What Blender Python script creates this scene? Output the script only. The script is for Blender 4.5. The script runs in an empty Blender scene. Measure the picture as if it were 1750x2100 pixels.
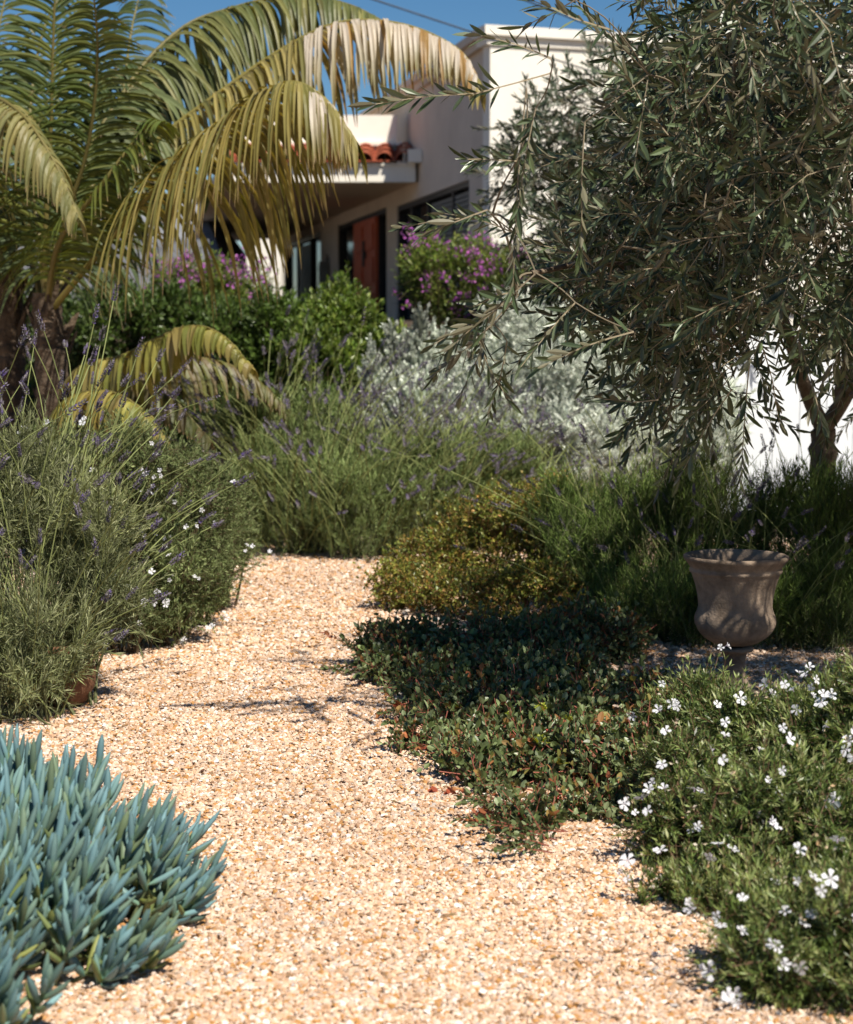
import bpy, math, random
import numpy as np
from mathutils import Vector
R = np.random.default_rng(7)
random.seed(7)
D = bpy.data
C = bpy.context.scene.collection
sc = bpy.context.scene
rad = math.radians

# ------------------------------------------------------------------ camera, light, exposure
CAMZ, PITCH, FP = 1.3, rad(5.63), 3650.0          # FP: focal length in pixels of a 1750 x 2100 picture
cam = D.objects.new('camera', D.cameras.new('camera')); C.objects.link(cam)
cam.location = (0, 0, CAMZ); cam.rotation_euler = (rad(90) - PITCH, 0, 0)
cam.data.sensor_fit = 'HORIZONTAL'; cam.data.sensor_width = 24.0; cam.data.lens = 24.0 * FP / 1750
cam.data.clip_start = 0.05; cam.data.clip_end = 3000
cam.data.dof.use_dof = True; cam.data.dof.focus_distance = 5.6; cam.data.dof.aperture_fstop = 3.5
sc.camera = cam
SUN_EL, SUN_AZ = 53.0, 148.0                       # azimuth clockwise from +Y
w = D.worlds.new('World'); sc.world = w; w.use_nodes = True
nt = w.node_tree; bg = nt.nodes['Background']
sky = nt.nodes.new('ShaderNodeTexSky'); sky.sky_type = 'NISHITA'; sky.sun_disc = False
sky.sun_elevation = rad(SUN_EL); sky.sun_rotation = rad(SUN_AZ)
sky.air_density = 1.0; sky.dust_density = 0.0; sky.ozone_density = 5.0
hsv = nt.nodes.new('ShaderNodeHueSaturation'); hsv.inputs['Saturation'].default_value = 1.24; hsv.inputs['Value'].default_value = 1.0
nt.links.new(sky.outputs[0], hsv.inputs['Color']); nt.links.new(hsv.outputs[0], bg.inputs[0]); bg.inputs[1].default_value = 0.054
SD = Vector((math.sin(rad(SUN_AZ)) * math.cos(rad(SUN_EL)), math.cos(rad(SUN_AZ)) * math.cos(rad(SUN_EL)), math.sin(rad(SUN_EL))))
sl = D.lights.new('sun', 'SUN'); sl.energy = 4.95; sl.angle = rad(0.53); sl.color = (1.0, 0.935, 0.82)
so = D.objects.new('sun', sl); C.objects.link(so); so.rotation_euler = SD.to_track_quat('Z', 'Y').to_euler(); so.location = (5, -5, 12)
sc.view_settings.view_transform = 'Standard'; sc.view_settings.look = 'None'; sc.view_settings.gamma = 1
sc.view_settings.exposure = 0.52
sc.cycles.max_bounces = 6; sc.cycles.transparent_max_bounces = 4

# ------------------------------------------------------------------ helpers
cp, sp = math.cos(PITCH), math.sin(PITCH)
def at(px, py, Y):
    u = (px - 875) / FP; v = (1050 - py) / FP
    d = (u, cp + v * sp, -sp + v * cp)
    k = Y / d[1]
    return np.array((d[0] * k, Y, CAMZ + d[2] * k))
def gz(x, y):
    t = np.clip((np.asarray(y, float) - 12.0) / 12.0, 0, 1)
    return 1.5 * t * t * (3 - 2 * t)
def gnd(px, py):
    u = (px - 875) / FP; v = (1050 - py) / FP
    k = CAMZ / (sp - v * cp)
    return np.array((u * k, (cp + v * sp) * k, 0.0))
def proj(P):
    dx, dy, dz = P[:, 0], P[:, 1], P[:, 2] - CAMZ
    f = dy * cp - dz * sp; u = dy * sp + dz * cp
    f = np.maximum(f, .01)
    return 875 + FP * dx / f, 1050 - FP * u / f
def nrm(a):
    return a / np.maximum(np.linalg.norm(a, axis=-1, keepdims=True), 1e-9)
def inpoly(px, py, poly):
    px = np.asarray(px); py = np.asarray(py); r = np.zeros(px.shape, bool); n = len(poly)
    for i in range(n):
        x0, y0 = poly[i]; x1, y1 = poly[(i + 1) % n]
        c = (y0 > py) != (y1 > py)
        r ^= c & (px < (x1 - x0) * (py - y0) / (y1 - y0 + 1e-9) + x0)
    return r

def mesh(name, V, F, col=None, smooth=False):
    me = D.meshes.new(name)
    V = np.ascontiguousarray(V, np.float32); F = np.ascontiguousarray(F, np.int32)
    m, k = F.shape
    me.vertices.add(len(V)); me.vertices.foreach_set('co', V.ravel())
    me.loops.add(m * k); me.loops.foreach_set('vertex_index', F.ravel())
    me.polygons.add(m); me.polygons.foreach_set('loop_start', np.arange(0, m * k, k, dtype=np.int32))
    me.polygons.foreach_set('loop_total', np.full(m, k, np.int32))
    me.polygons.foreach_set('use_smooth', np.full(m, smooth, bool))
    if col is not None:
        a = me.color_attributes.new('Col', 'FLOAT_COLOR', 'POINT')
        c4 = np.ones((len(V), 4), np.float32); c4[:, :3] = col; a.data.foreach_set('color', c4.ravel())
    me.update(calc_edges=True)
    return me
def link(name, me, mat=None, parent=None, **props):
    o = D.objects.new(name, me); C.objects.link(o)
    if mat is not None and me is not None and not me.materials: me.materials.append(mat)
    if parent is not None: o.parent = parent
    for k, v in props.items(): o[k] = v
    return o
def thing(name, label, cat, loc=(0, 0, 0), group=None):
    o = D.objects.new(name, None); C.objects.link(o); o.location = [float(q) for q in loc]
    o.empty_display_size = .1
    o['label'] = label; o['category'] = cat
    if group: o['group'] = group
    return o
class B:                                            # collects triangle chunks into one mesh (world coordinates)
    def __init__(s): s.V = []; s.F = []; s.C = []; s.n = 0
    def add(s, V, F, col=(1, 1, 1)):
        V = np.asarray(V, float).reshape(-1, 3); F = np.asarray(F, int)
        if F.shape[1] == 4: F = np.concatenate([F[:, [0, 1, 2]], F[:, [0, 2, 3]]])
        c = np.broadcast_to(np.asarray(col, float), (len(V), 3))
        s.V.append(V); s.F.append(F + s.n); s.C.append(c); s.n += len(V)
    def build(s, name, mat, parent=None, smooth=False, **props):
        V = np.concatenate(s.V)
        if parent is not None:
            q = parent; off = np.zeros(3)
            while q is not None: off += np.array(q.location); q = q.parent
            V = V - off
        return link(name, mesh(name, V, np.concatenate(s.F), np.concatenate(s.C), smooth), mat, parent, **props)

# leaf-shaped templates: x width, y length, z normal
def blade(stations, fold=.25, droop=.12):
    V = [(0, 0, 0)]; F = []
    for t, h in stations:
        z = -droop * t * t
        V += [(-h, t, z + fold * h), (0, t, z), (h, t, z + fold * h)]
    V.append((0, 1, -droop)); n = len(stations)
    F += [(0, 2, 1), (0, 3, 2)]
    for i in range(n - 1):
        a = 1 + 3 * i; b = a + 3
        F += [(a, a + 1, b + 1), (a, b + 1, b), (a + 1, a + 2, b + 2), (a + 1, b + 2, b + 1)]
    a = 1 + 3 * (n - 1); e = a + 3
    F += [(a, a + 1, e), (a + 1, a + 2, e)]
    return np.array(V, float), np.array(F)
T_OLIVE = blade([(.2, .36), (.55, .5), (.82, .3)], .35, .14)
T_OVAL = blade([(.22, .42), (.6, .5), (.88, .26)], .3, .1)
T_SMALL = blade([(.5, .5)], .35, .08)
T_NEEDLE = (np.array([(0, 0, 0), (-.5, .45, .1), (.5, .45, .1), (0, 1, -.1)], float), np.array([(0, 2, 1), (1, 2, 3)]))
T_PETAL = blade([(.4, .3), (.8, .5)], .1, .25)

def frames(d, nup):
    y = nrm(d); z = nup - (nup * y).sum(1, keepdims=True) * y
    z = nrm(z + 1e-6); x = np.cross(y, z)
    return x, y, z
def scatter(T, pos, d, nup, wid, ln, thick=None):
    V, F = T; n = len(pos); x, y, z = frames(d, nup)
    if thick is None: thick = wid
    W = np.stack([np.broadcast_to(wid, (n,)), np.broadcast_to(ln, (n,)), np.broadcast_to(thick, (n,))], 1)
    S = V[None] * W[:, None, :]
    # droop (z) scales with length for blades
    P = pos[:, None, :] + S[..., 0:1] * x[:, None] + S[..., 1:2] * y[:, None] + S[..., 2:3] * z[:, None]
    FF = (F[None] + (np.arange(n) * len(V))[:, None, None]).reshape(-1, 3)
    return P.reshape(-1, 3), FF, len(V)
def tubes(P, r, sides=3):
    """P (n,k,3) centre lines, r (k,) or (n,k) radii -> tubes"""
    n, k, _ = P.shape; r = np.broadcast_to(r, (n, k))
    Tn = nrm(np.gradient(P, axis=1))
    ref = np.where(np.abs(Tn[..., 2:3]) > .9, np.array([1., 0, 0]), np.array([0, 0, 1.]))
    a = nrm(np.cross(Tn, ref)); b = np.cross(Tn, a)
    th = np.arange(sides) * 2 * math.pi / sides
    V = P[:, :, None, :] + r[:, :, None, None] * (np.cos(th)[:, None] * a[:, :, None, :] + np.sin(th)[:, None] * b[:, :, None, :])
    i = np.arange(n)[:, None, None] * k * sides; j = np.arange(k - 1)[None, :, None] * sides; s = np.arange(sides)[None, None]; s2 = (s + 1) % sides
    Q = np.stack([i + j + s, i + j + s2, i + j + sides + s2, i + j + sides + s], -1).reshape(-1, 4)
    return V.reshape(-1, 3), Q
def spline(pts, n):
    p = np.array(pts, float); p = np.vstack([2 * p[0] - p[1], p, 2 * p[-1] - p[-2]])
    seg = len(p) - 3; t = np.linspace(0, seg, n); i = np.minimum(t.astype(int), seg - 1); f = (t - i)[:, None]
    a, b, c, d = p[i], p[i + 1], p[i + 2], p[i + 3]
    return .5 * ((2 * b) + (c - a) * f + (2 * a - 5 * b + 4 * c - d) * f ** 2 + (-a + 3 * b - 3 * c + d) * f ** 3)
def curves(p0, d0, L, g, k=5, wob=0.0):
    """n stems: start, direction, length, gravity vector per length -> (n,k,3)"""
    s = np.linspace(0, 1, k)[None, :, None]; L = np.broadcast_to(L, (len(p0),))[:, None, None]
    P = p0[:, None] + d0[:, None] * L * s + np.asarray(g)[..., None, :] * L * s * s
    if wob: P = P + R.normal(size=(len(p0), 3))[:, None] * wob * L * np.sin(s * 5) * s
    return P
def pal(n, cols, var=.18, group=None):
    c = np.array(cols, float); i = R.integers(0, len(c), n); j = R.integers(0, len(c), n); f = R.random((n, 1))
    o = c[i] * f + c[j] * (1 - f); o *= (1 + R.normal(size=(n, 1)) * var).clip(.4, 1.9)
    if group is not None: o *= group.reshape(-1, 1)
    return o
def box(b, x0, x1, y0, y1, z0, z1, col=(1, 1, 1)):
    V = [(x, y, z) for z in (z0, z1) for x, y in ((x0, y0), (x1, y0), (x1, y1), (x0, y1))]
    b.add(V, [(3, 2, 1, 0), (4, 5, 6, 7), (0, 1, 5, 4), (1, 2, 6, 5), (2, 3, 7, 6), (3, 0, 4, 7)], col)

# ------------------------------------------------------------------ materials
def newmat(name):
    m = D.materials.new(name); m.use_nodes = True; m.node_tree.nodes.clear()
    return m, m.node_tree.nodes, m.node_tree.links
def leafmat(name, rough=.45, trans=.25, spec=.5, back=None, tcol=(1.25, 1.3, .6)):
    m, N, L = newmat(name)
    out = N.new('ShaderNodeOutputMaterial'); a = N.new('ShaderNodeAttribute'); a.attribute_name = 'Col'
    p = N.new('ShaderNodeBsdfPrincipled'); p.inputs['Roughness'].default_value = rough; p.inputs['Specular IOR Level'].default_value = spec
    c = a.outputs['Color']
    if back is not None:
        g = N.new('ShaderNodeNewGeometry'); mx = N.new('ShaderNodeMix'); mx.data_type = 'RGBA'
        L.new(g.outputs['Backfacing'], mx.inputs[0]); L.new(c, mx.inputs[6]); mx.inputs[7].default_value = (*back, 1); c = mx.outputs[2]
    L.new(c, p.inputs['Base Color'])
    if trans > 0:
        t = N.new('ShaderNodeBsdfTranslucent'); mu = N.new('ShaderNodeMix'); mu.data_type = 'RGBA'; mu.blend_type = 'MULTIPLY'
        mu.inputs[0].default_value = 1; L.new(a.outputs['Color'], mu.inputs[6]); mu.inputs[7].default_value = (*tcol, 1); mu.clamp_result = False
        L.new(mu.outputs[2], t.inputs[0]); ms = N.new('ShaderNodeMixShader'); ms.inputs[0].default_value = trans
        L.new(p.outputs[0], ms.inputs[1]); L.new(t.outputs[0], ms.inputs[2]); L.new(ms.outputs[0], out.inputs[0])
    else: L.new(p.outputs[0], out.inputs[0])
    return m
def surfmat(name, c1, c2, scale=8, rough=.8, bump=.3, bscale=60, metallic=0, dist=.01, use_col=False, spec=.3):
    m, N, L = newmat(name)
    out = N.new('ShaderNodeOutputMaterial'); p = N.new('ShaderNodeBsdfPrincipled'); tc = N.new('ShaderNodeTexCoord')
    n1 = N.new('ShaderNodeTexNoise'); n1.inputs['Scale'].default_value = scale; n1.inputs['Detail'].default_value = 6; n1.inputs['Roughness'].default_value = .65
    L.new(tc.outputs['Object'], n1.inputs['Vector'])
    cr = N.new('ShaderNodeValToRGB'); cr.color_ramp.elements[0].position = .33; cr.color_ramp.elements[1].position = .68
    cr.color_ramp.elements[0].color = (*c1, 1); cr.color_ramp.elements[1].color = (*c2, 1)
    L.new(n1.outputs['Fac'], cr.inputs[0]); c = cr.outputs[0]
    if use_col:
        a = N.new('ShaderNodeAttribute'); a.attribute_name = 'Col'; mu = N.new('ShaderNodeMix'); mu.data_type = 'RGBA'; mu.blend_type = 'MULTIPLY'
        mu.inputs[0].default_value = 1; L.new(c, mu.inputs[6]); L.new(a.outputs['Color'], mu.inputs[7]); c = mu.outputs[2]
    L.new(c, p.inputs['Base Color']); p.inputs['Roughness'].default_value = rough; p.inputs['Metallic'].default_value = metallic
    p.inputs['Specular IOR Level'].default_value = spec
    n2 = N.new('ShaderNodeTexNoise'); n2.inputs['Scale'].default_value = bscale; n2.inputs['Detail'].default_value = 8
    L.new(tc.outputs['Object'], n2.inputs['Vector'])
    bp = N.new('ShaderNodeBump'); bp.inputs['Strength'].default_value = bump; bp.inputs['Distance'].default_value = dist
    L.new(n2.outputs['Fac'], bp.inputs['Height']); L.new(bp.outputs[0], p.inputs['Normal']); L.new(p.outputs[0], out.inputs[0])
    return m
M = {}
M['olive'] = leafmat('olive_leaf', .36, .07, .42, back=(.145, .135, .085))
M['olive_far'] = leafmat('olive_leaf_far', .42, .1, .45, back=(.17, .165, .11))
M['palm'] = leafmat('palm_leaf', .5, .3, .5, tcol=(1.5, 1.25, .35))
M['green'] = leafmat('green_leaf', .42, .25, .5)
M['matte'] = leafmat('grey_leaf', .7, .2, .2, tcol=(1.1, 1.2, .7))
M['silver'] = leafmat('silver_leaf', .9, .12, .1, tcol=(1, 1, .9))
M['chalk'] = leafmat('chalk_finger', .5, .0, .3)
M['manz'] = leafmat('oval_leaf', .4, .15, .45)
M['flower'] = leafmat('petal', .6, .3, .2, tcol=(1, 1, 1))
M['berry'] = leafmat('berry', .25, 0, .6)
M['bark'] = surfmat('bark', (.1, .07, .045), (.22, .17, .12), 14, .9, .8, 45, dist=.02)
M['palmbark'] = surfmat('palm_bark', (.045, .03, .02), (.12, .085, .055), 9, .9, .9, 25, dist=.04)
M['twig'] = leafmat('twig_bark', .7, 0, .2)
M['stone'] = leafmat('gravel_stone', .65, 0, .25)
M['urn'] = surfmat('urn_stone', (.13, .095, .068), (.36, .275, .205), 9, .92, .8, 120, dist=.004)
M['terracotta'] = surfmat('terracotta', (.15, .07, .035), (.24, .12, .065), 7, .85, .3, 60)  # clay darkened: the shade on the pot is put into its colour
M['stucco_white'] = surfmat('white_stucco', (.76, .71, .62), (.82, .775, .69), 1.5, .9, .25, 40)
M['stucco_tan_shade'] = surfmat('tan_shade_stucco', (.54, .45, .365), (.66, .56, .46), .7, .9, .35, 25)  # side wall's shade put into the stucco colour; also floor and neighbour wall
M['soffit'] = surfmat('porch_plaster', (.6, .48, .36), (.66, .53, .4), 1.5, .9, .2, 40)
M['tile'] = surfmat('roof_tile', (.27, .06, .03), (.42, .12, .06), 3, .8, .2, 30, use_col=True)
M['dark'] = surfmat('dark_frame', (.012, .01, .01), (.022, .018, .017), 6, .5, .1, 40)
M['door'] = surfmat('red_wood', (.42, .07, .02), (.55, .11, .035), 5, .5, .3, 30)
M['shutter'] = surfmat('grey_slat', (.13, .13, .12), (.18, .18, .165), 4, .6, .1, 30)
M['greyroof'] = surfmat('grey_shingle', (.15, .155, .17), (.24, .245, .26), 2.5, .9, .5, 9, dist=.05)
M['gate'] = surfmat('white_paint', (.74, .77, .8), (.8, .83, .86), 2, .6, .1, 30)
M['cable'] = surfmat('cable', (.03, .035, .045), (.05, .055, .07), 3, .6, .1, 30)
M['iron'] = surfmat('iron', (.02, .02, .02), (.045, .045, .045), 8, .5, .1, 40)
def glass():
    m, N, L = newmat('window_glass'); out = N.new('ShaderNodeOutputMaterial'); p = N.new('ShaderNodeBsdfPrincipled')
    p.inputs['Base Color'].default_value = (.012, .014, .016, 1); p.inputs['Roughness'].default_value = .08
    L.new(p.outputs[0], out.inputs[0]); return m
M['glass'] = glass()
def groundmat():
    m, N, L = newmat('gravel_bed'); out = N.new('ShaderNodeOutputMaterial'); p = N.new('ShaderNodeBsdfPrincipled')
    tc = N.new('ShaderNodeTexCoord'); v = N.new('ShaderNodeTexVoronoi'); v.inputs['Scale'].default_value = 95
    nz = N.new('ShaderNodeTexNoise'); nz.inputs['Scale'].default_value = 40; L.new(tc.outputs['Object'], nz.inputs['Vector'])
    vm = N.new('ShaderNodeMix'); vm.data_type = 'VECTOR'; vm.inputs[0].default_value = .015
    L.new(tc.outputs['Object'], vm.inputs[4]); L.new(nz.outputs['Color'], vm.inputs[5]); L.new(vm.outputs[1], v.inputs['Vector'])
    sx = N.new('ShaderNodeSeparateColor'); L.new(v.outputs['Color'], sx.inputs[0])
    cr = N.new('ShaderNodeValToRGB'); e = cr.color_ramp.elements
    e[0].position = 0; e[0].color = (.34, .2, .11, 1); e[1].position = 1; e[1].color = (.68, .54, .42, 1)
    for q, c in ((.25, (.52, .34, .2, 1)), (.6, (.6, .43, .29, 1)), (.9, (.40, .38, .36, 1))):
        k = e.new(q); k.color = c
    L.new(sx.outputs[0], cr.inputs[0]); L.new(cr.outputs[0], p.inputs['Base Color']); p.inputs['Roughness'].default_value = .85
    bp = N.new('ShaderNodeBump'); bp.invert = True; bp.inputs['Strength'].default_value = .9; bp.inputs['Distance'].default_value = .006
    L.new(v.outputs['Distance'], bp.inputs['Height']); L.new(bp.outputs[0], p.inputs['Normal']); L.new(p.outputs[0], out.inputs[0])
    return m
M['ground'] = groundmat()

# ------------------------------------------------------------------ setting: ground
def make_ground():
    xs = np.concatenate([[-900, -200, -60], np.linspace(-20, 20, 61), [60, 200, 900]])
    ys = np.concatenate([[-900, -100, -10], np.linspace(0, 40, 121), [60, 150, 1500]])
    X, Y = np.meshgrid(xs, ys, indexing='ij'); Z = gz(X, Y)
    nx, ny = X.shape; V = np.stack([X, Y, Z], -1).reshape(-1, 3)
    i = np.arange(nx - 1)[:, None] * ny + np.arange(ny - 1)[None]
    F = np.stack([i, i + ny, i + ny + 1, i + 1], -1).reshape(-1, 4)
    o = link('ground', mesh('ground', V, F, None, True), M['ground']); o['kind'] = 'structure'
make_ground()
def make_soil():
    xs = np.linspace(-30, 30, 61); ys = np.concatenate([np.linspace(11.7, 30, 50), [60, 120]]); X, Y = np.meshgrid(xs, ys, indexing='ij')
    Y = Y + (Y < 11.8) * (.35 * np.sin(X * 1.7)); Z = gz(X, Y) + .012
    nx, ny = X.shape; i = np.arange(nx - 1)[:, None] * ny + np.arange(ny - 1)[None]
    o = link('soil', mesh('soil', np.stack([X, Y, Z], -1).reshape(-1, 3), np.stack([i, i + ny, i + ny + 1, i + 1], -1).reshape(-1, 4), None, True), surfmat('soil', (.035, .024, .015), (.09, .06, .035), 6, .95, .8, 30, dist=.03)); o['kind'] = 'structure'
make_soil()

def gravel():
    # stone templates: bevelled chips
    base = np.array([(1, 0, 0), (.35, .95, 0), (-.8, .7, 0), (-1, -.3, 0), (-.1, -1, 0), (.75, -.75, 0)], float)
    top = base * .6; top[:, 2] = .8
    TF = [(6, 7, 8), (6, 8, 9), (6, 9, 10), (6, 10, 11)]
    for i in range(6):
        j = (i + 1) % 6; TF += [(i, j, 6 + j), (i, 6 + j, 6 + i)]
    TF = np.array(TF)
    b = B()
    def zone(y0, y1, n, size, xlim):
        y = y0 + (y1 - y0) * R.random(n); x = (R.random(n) * 2 - 1) * .42 * (y + .2)
        keep = xlim(x, y); x = x[keep]; y = y[keep]; n = len(x)
        var = R.integers(0, 8, n)
        for k in range(8):
            s = var == k; m = s.sum()
            if not m: continue
            T = np.vstack([base, top]); T = T * (1 + R.normal(size=T.shape) * .17); T[:6, 2] = -.35
            sz = size * np.exp(R.normal(size=m) * .36).clip(.4, 1.75)
            p = np.stack([x[s], y[s], .0015 + R.random(m) * .009], 1)
            a = R.random(m) * 6.283; d = np.stack([np.cos(a), np.sin(a), R.normal(size=m) * .22], 1)
            up = nrm(np.stack([R.normal(size=m) * .4, R.normal(size=m) * .4, np.ones(m)], 1))
            P, F, kk = scatter((T, TF), p, d, up, sz * .72, sz * 1.1, sz * .55)
            c = pal(m, [(.60, .41, .27), (.68, .52, .40), (.53, .33, .195), (.72, .59, .49), (.62, .44, .31), (.44, .26, .15)], .13)
            r = R.random(m); c[r < .09] = (.45, .23, .08); c[(r > .09) & (r < .1)] = (.42, .38, .35); c[(r > .13) & (r < .17)] = (.78, .72, .65); c[(r > .17) & (r < .20)] = (.25, .15, .08)
            pt = np.sin(x[s] * 3.1 + np.sin(y[s] * 2.3) * 1.4) + np.sin(y[s] * 4.7 + x[s] * 1.9 + 1) + .6 * np.sin(x[s] * 11 + y[s] * 7); c = c * (1 + .035 * pt)[:, None]
            b.add(P, F, np.repeat(c, kk, 0))
    def lim(x, y):
        px, py = proj(np.stack([x, y, np.zeros_like(x)], 1))
        return ((px > -60) & (px < 1800)) | (R.random(len(x)) < .45)
    zone(2.7, 4.6, 185000, .0058, lim)
    zone(4.6, 7.2, 205000, .0061, lim)
    zone(7.2, 11.2, 150000, .0082, lambda x, y: (x > -1.4) & (x < 1.0) | (R.random(len(x)) < .42))
    o = b.build('gravel', M['stone']); o['kind'] = 'stuff'; o['label'] = 'loose tan and peach gravel chips covering the garden path'; o['category'] = 'gravel'
    # litter
    b = B(); n = 420
    y = 3.2 + 6.5 * R.random(n); x = (R.random(n) * 2 - 1) * .22 * y
    ed = np.array([gnd(*q) for q in ((250, 1500), (120, 1480), (480, 1280), (760, 1420), (850, 1600), (1020, 1760), (1250, 1950), (1150, 1800), (1330, 1400), (420, 1900), (250, 2040), (760, 1200), (1350, 1370))])
    k_ = R.integers(0, len(ed), 260); x[:260] = ed[k_, 0] + R.normal(size=260) * .14; y[:260] = ed[k_, 1] + R.normal(size=260) * .14
    p = np.stack([x, y, np.full(n, .012)], 1); a = R.random(n) * 6.283
    d = np.stack([np.cos(a), np.sin(a), np.full(n, .15)], 1); up = nrm(np.stack([R.normal(size=n) * .5, R.normal(size=n) * .5, np.ones(n)], 1))
    P, F, k = scatter(T_SMALL, p, d, up, .004 + .005 * R.random(n), .012 + .02 * R.random(n))
    b.add(P, F, np.repeat(pal(n, [(.16, .09, .04), (.09, .05, .03), (.22, .15, .07)]), k, 0))
    q = curves(p[:45], d[:45] * np.array([1, 1, .1]), .05 + .09 * R.random(45), np.array([0, 0, 0.]) + R.normal(size=(45, 3)) * np.array([.15, .15, 0]), 5)
    V, F = tubes(q, .0011, 3); b.add(V, F, (.13, .08, .05))
    o = b.build('leaf_litter', M['twig']); o['kind'] = 'stuff'; o['label'] = 'small dry leaves and twigs strewn over the gravel'; o['category'] = 'leaf litter'
gravel()

# ------------------------------------------------------------------ shrubs
def lobe_points(lobes, n, shell=.4, sub=9, subr=.33, zmin=.02, low=-.35):
    """points in the outer shell of a lumpy mound built of lobes (cx,cy,cz,rx,ry,rz)"""
    L = []
    for l in lobes:
        c = np.array(l[:3]); r = np.array(l[3:6]); L.append((c, r * .9))
        for _ in range(sub):
            d = nrm(R.normal(size=(1, 3)))[0]
            if d[2] < low: d[2] = -d[2]
            L.append((c + d * r * (.62 + .42 * R.random()), r * subr * (.55 + .85 * R.random())))
    Cc = np.array([l[0] for l in L]); Rr = np.array([l[1] for l in L])
    wgt = (Rr[:, 0] * Rr[:, 1] + Rr[:, 0] * Rr[:, 2] + Rr[:, 1] * Rr[:, 2]); wgt = wgt / wgt.sum()
    P = []; Nn = []; G = []; tot = 0
    bright = (1 + R.normal(size=len(L)) * .2).clip(.6, 1.5)
    while tot < n:
        m = n * 2; i = R.choice(len(L), m, p=wgt); d = nrm(R.normal(size=(m, 3)))
        rr = 1 - shell * R.random(m) ** 1.6
        p = Cc[i] + d * Rr[i] * rr[:, None]; nn = nrm(d / Rr[i])
        inside = np.zeros(m, bool)
        for c, r in zip(Cc, Rr):
            inside |= (((p - c) / r) ** 2).sum(1) < (1 - shell) ** 2
        ok = ~inside & (p[:, 2] > gz(p[:, 0], p[:, 1]) + zmin)
        P.append(p[ok]); Nn.append(nn[ok]); G.append(bright[i[ok]]); tot += ok.sum()
    return np.concatenate(P)[:n], np.concatenate(Nn)[:n], np.concatenate(G)[:n]

def leafy(b, bs, p0, d0, L, k, T, ln, wd, cols, ang=.9, g=(0, 0, 0), var=.18, grp=None, whorl=2, stemr=.0015, stemc=(.2, .15, .08), start=.15, tip=None, lenvar=.25):
    """twigs with leaves in whorls; b leaves, bs stems"""
    n = len(p0); L = np.broadcast_to(L, (n,))
    cur = curves(p0, d0, L, np.broadcast_to(np.asarray(g, float), (n, 3)), 5, .04)
    if bs is not None:
        V, F = tubes(cur, np.linspace(1, .5, 5) * stemr, 3); bs.add(V, F, stemc)
    s = np.linspace(start, 1, k)
    fi = s * 4; i0 = np.minimum(fi.astype(int), 3); f = (fi - i0)[None, :, None]
    pts = cur[:, i0] * (1 - f) + cur[:, i0 + 1] * f; tan = nrm(cur[:, i0 + 1] - cur[:, i0])
    ref = nrm(R.normal(size=(n, 1, 3))); a = nrm(np.cross(tan, ref)); c = np.cross(tan, a)
    ph = (np.arange(k) * (math.pi / 2 if whorl == 2 else 1.3))[None, :, None, None] + (np.arange(whorl) * 2 * math.pi / whorl)[None, None, :, None]
    ph = ph + R.normal(size=(n, k, whorl, 1)) * .35
    rd = np.cos(ph) * a[:, :, None] + np.sin(ph) * c[:, :, None]
    an = ang * (1 + R.normal(size=(n, k, whorl, 1)) * .2) * np.linspace(1.1, .5, k)[None, :, None, None]
    d = (np.cos(an) * tan[:, :, None] + np.sin(an) * rd).reshape(-1, 3)
    nup = (tan[:, :, None] * np.sin(an) - rd * np.cos(an)).reshape(-1, 3) * 1.0
    nup = nup + R.normal(size=nup.shape) * .3
    if T is T_OLIVE: nup = nup + np.array([0, -.55, .45]) + R.normal(size=nup.shape) * .35
    pos = np.broadcast_to(pts[:, :, None], (n, k, whorl, 3)).reshape(-1, 3); m = len(pos)
    sz = 1 + R.normal(size=m) * lenvar; sz = sz.clip(.45, 1.6)
    P, F, kk = scatter(T, pos, d, nup, wd * sz, ln * sz)
    G = np.repeat((grp if grp is not None else np.ones(n)) * (1 + R.normal(size=n) * .1), k * whorl)
    col = pal(m, cols, var, G)
    if tip is not None:
        ti = np.broadcast_to((s > .72)[None, :, None], (n, k, whorl)).ravel() & np.repeat(R.random(n) < tip[1], k * whorl)
        col[ti] = pal(ti.sum(), tip[0], .2)
    b.add(P, F, np.repeat(col, kk, 0))
    return cur

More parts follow.
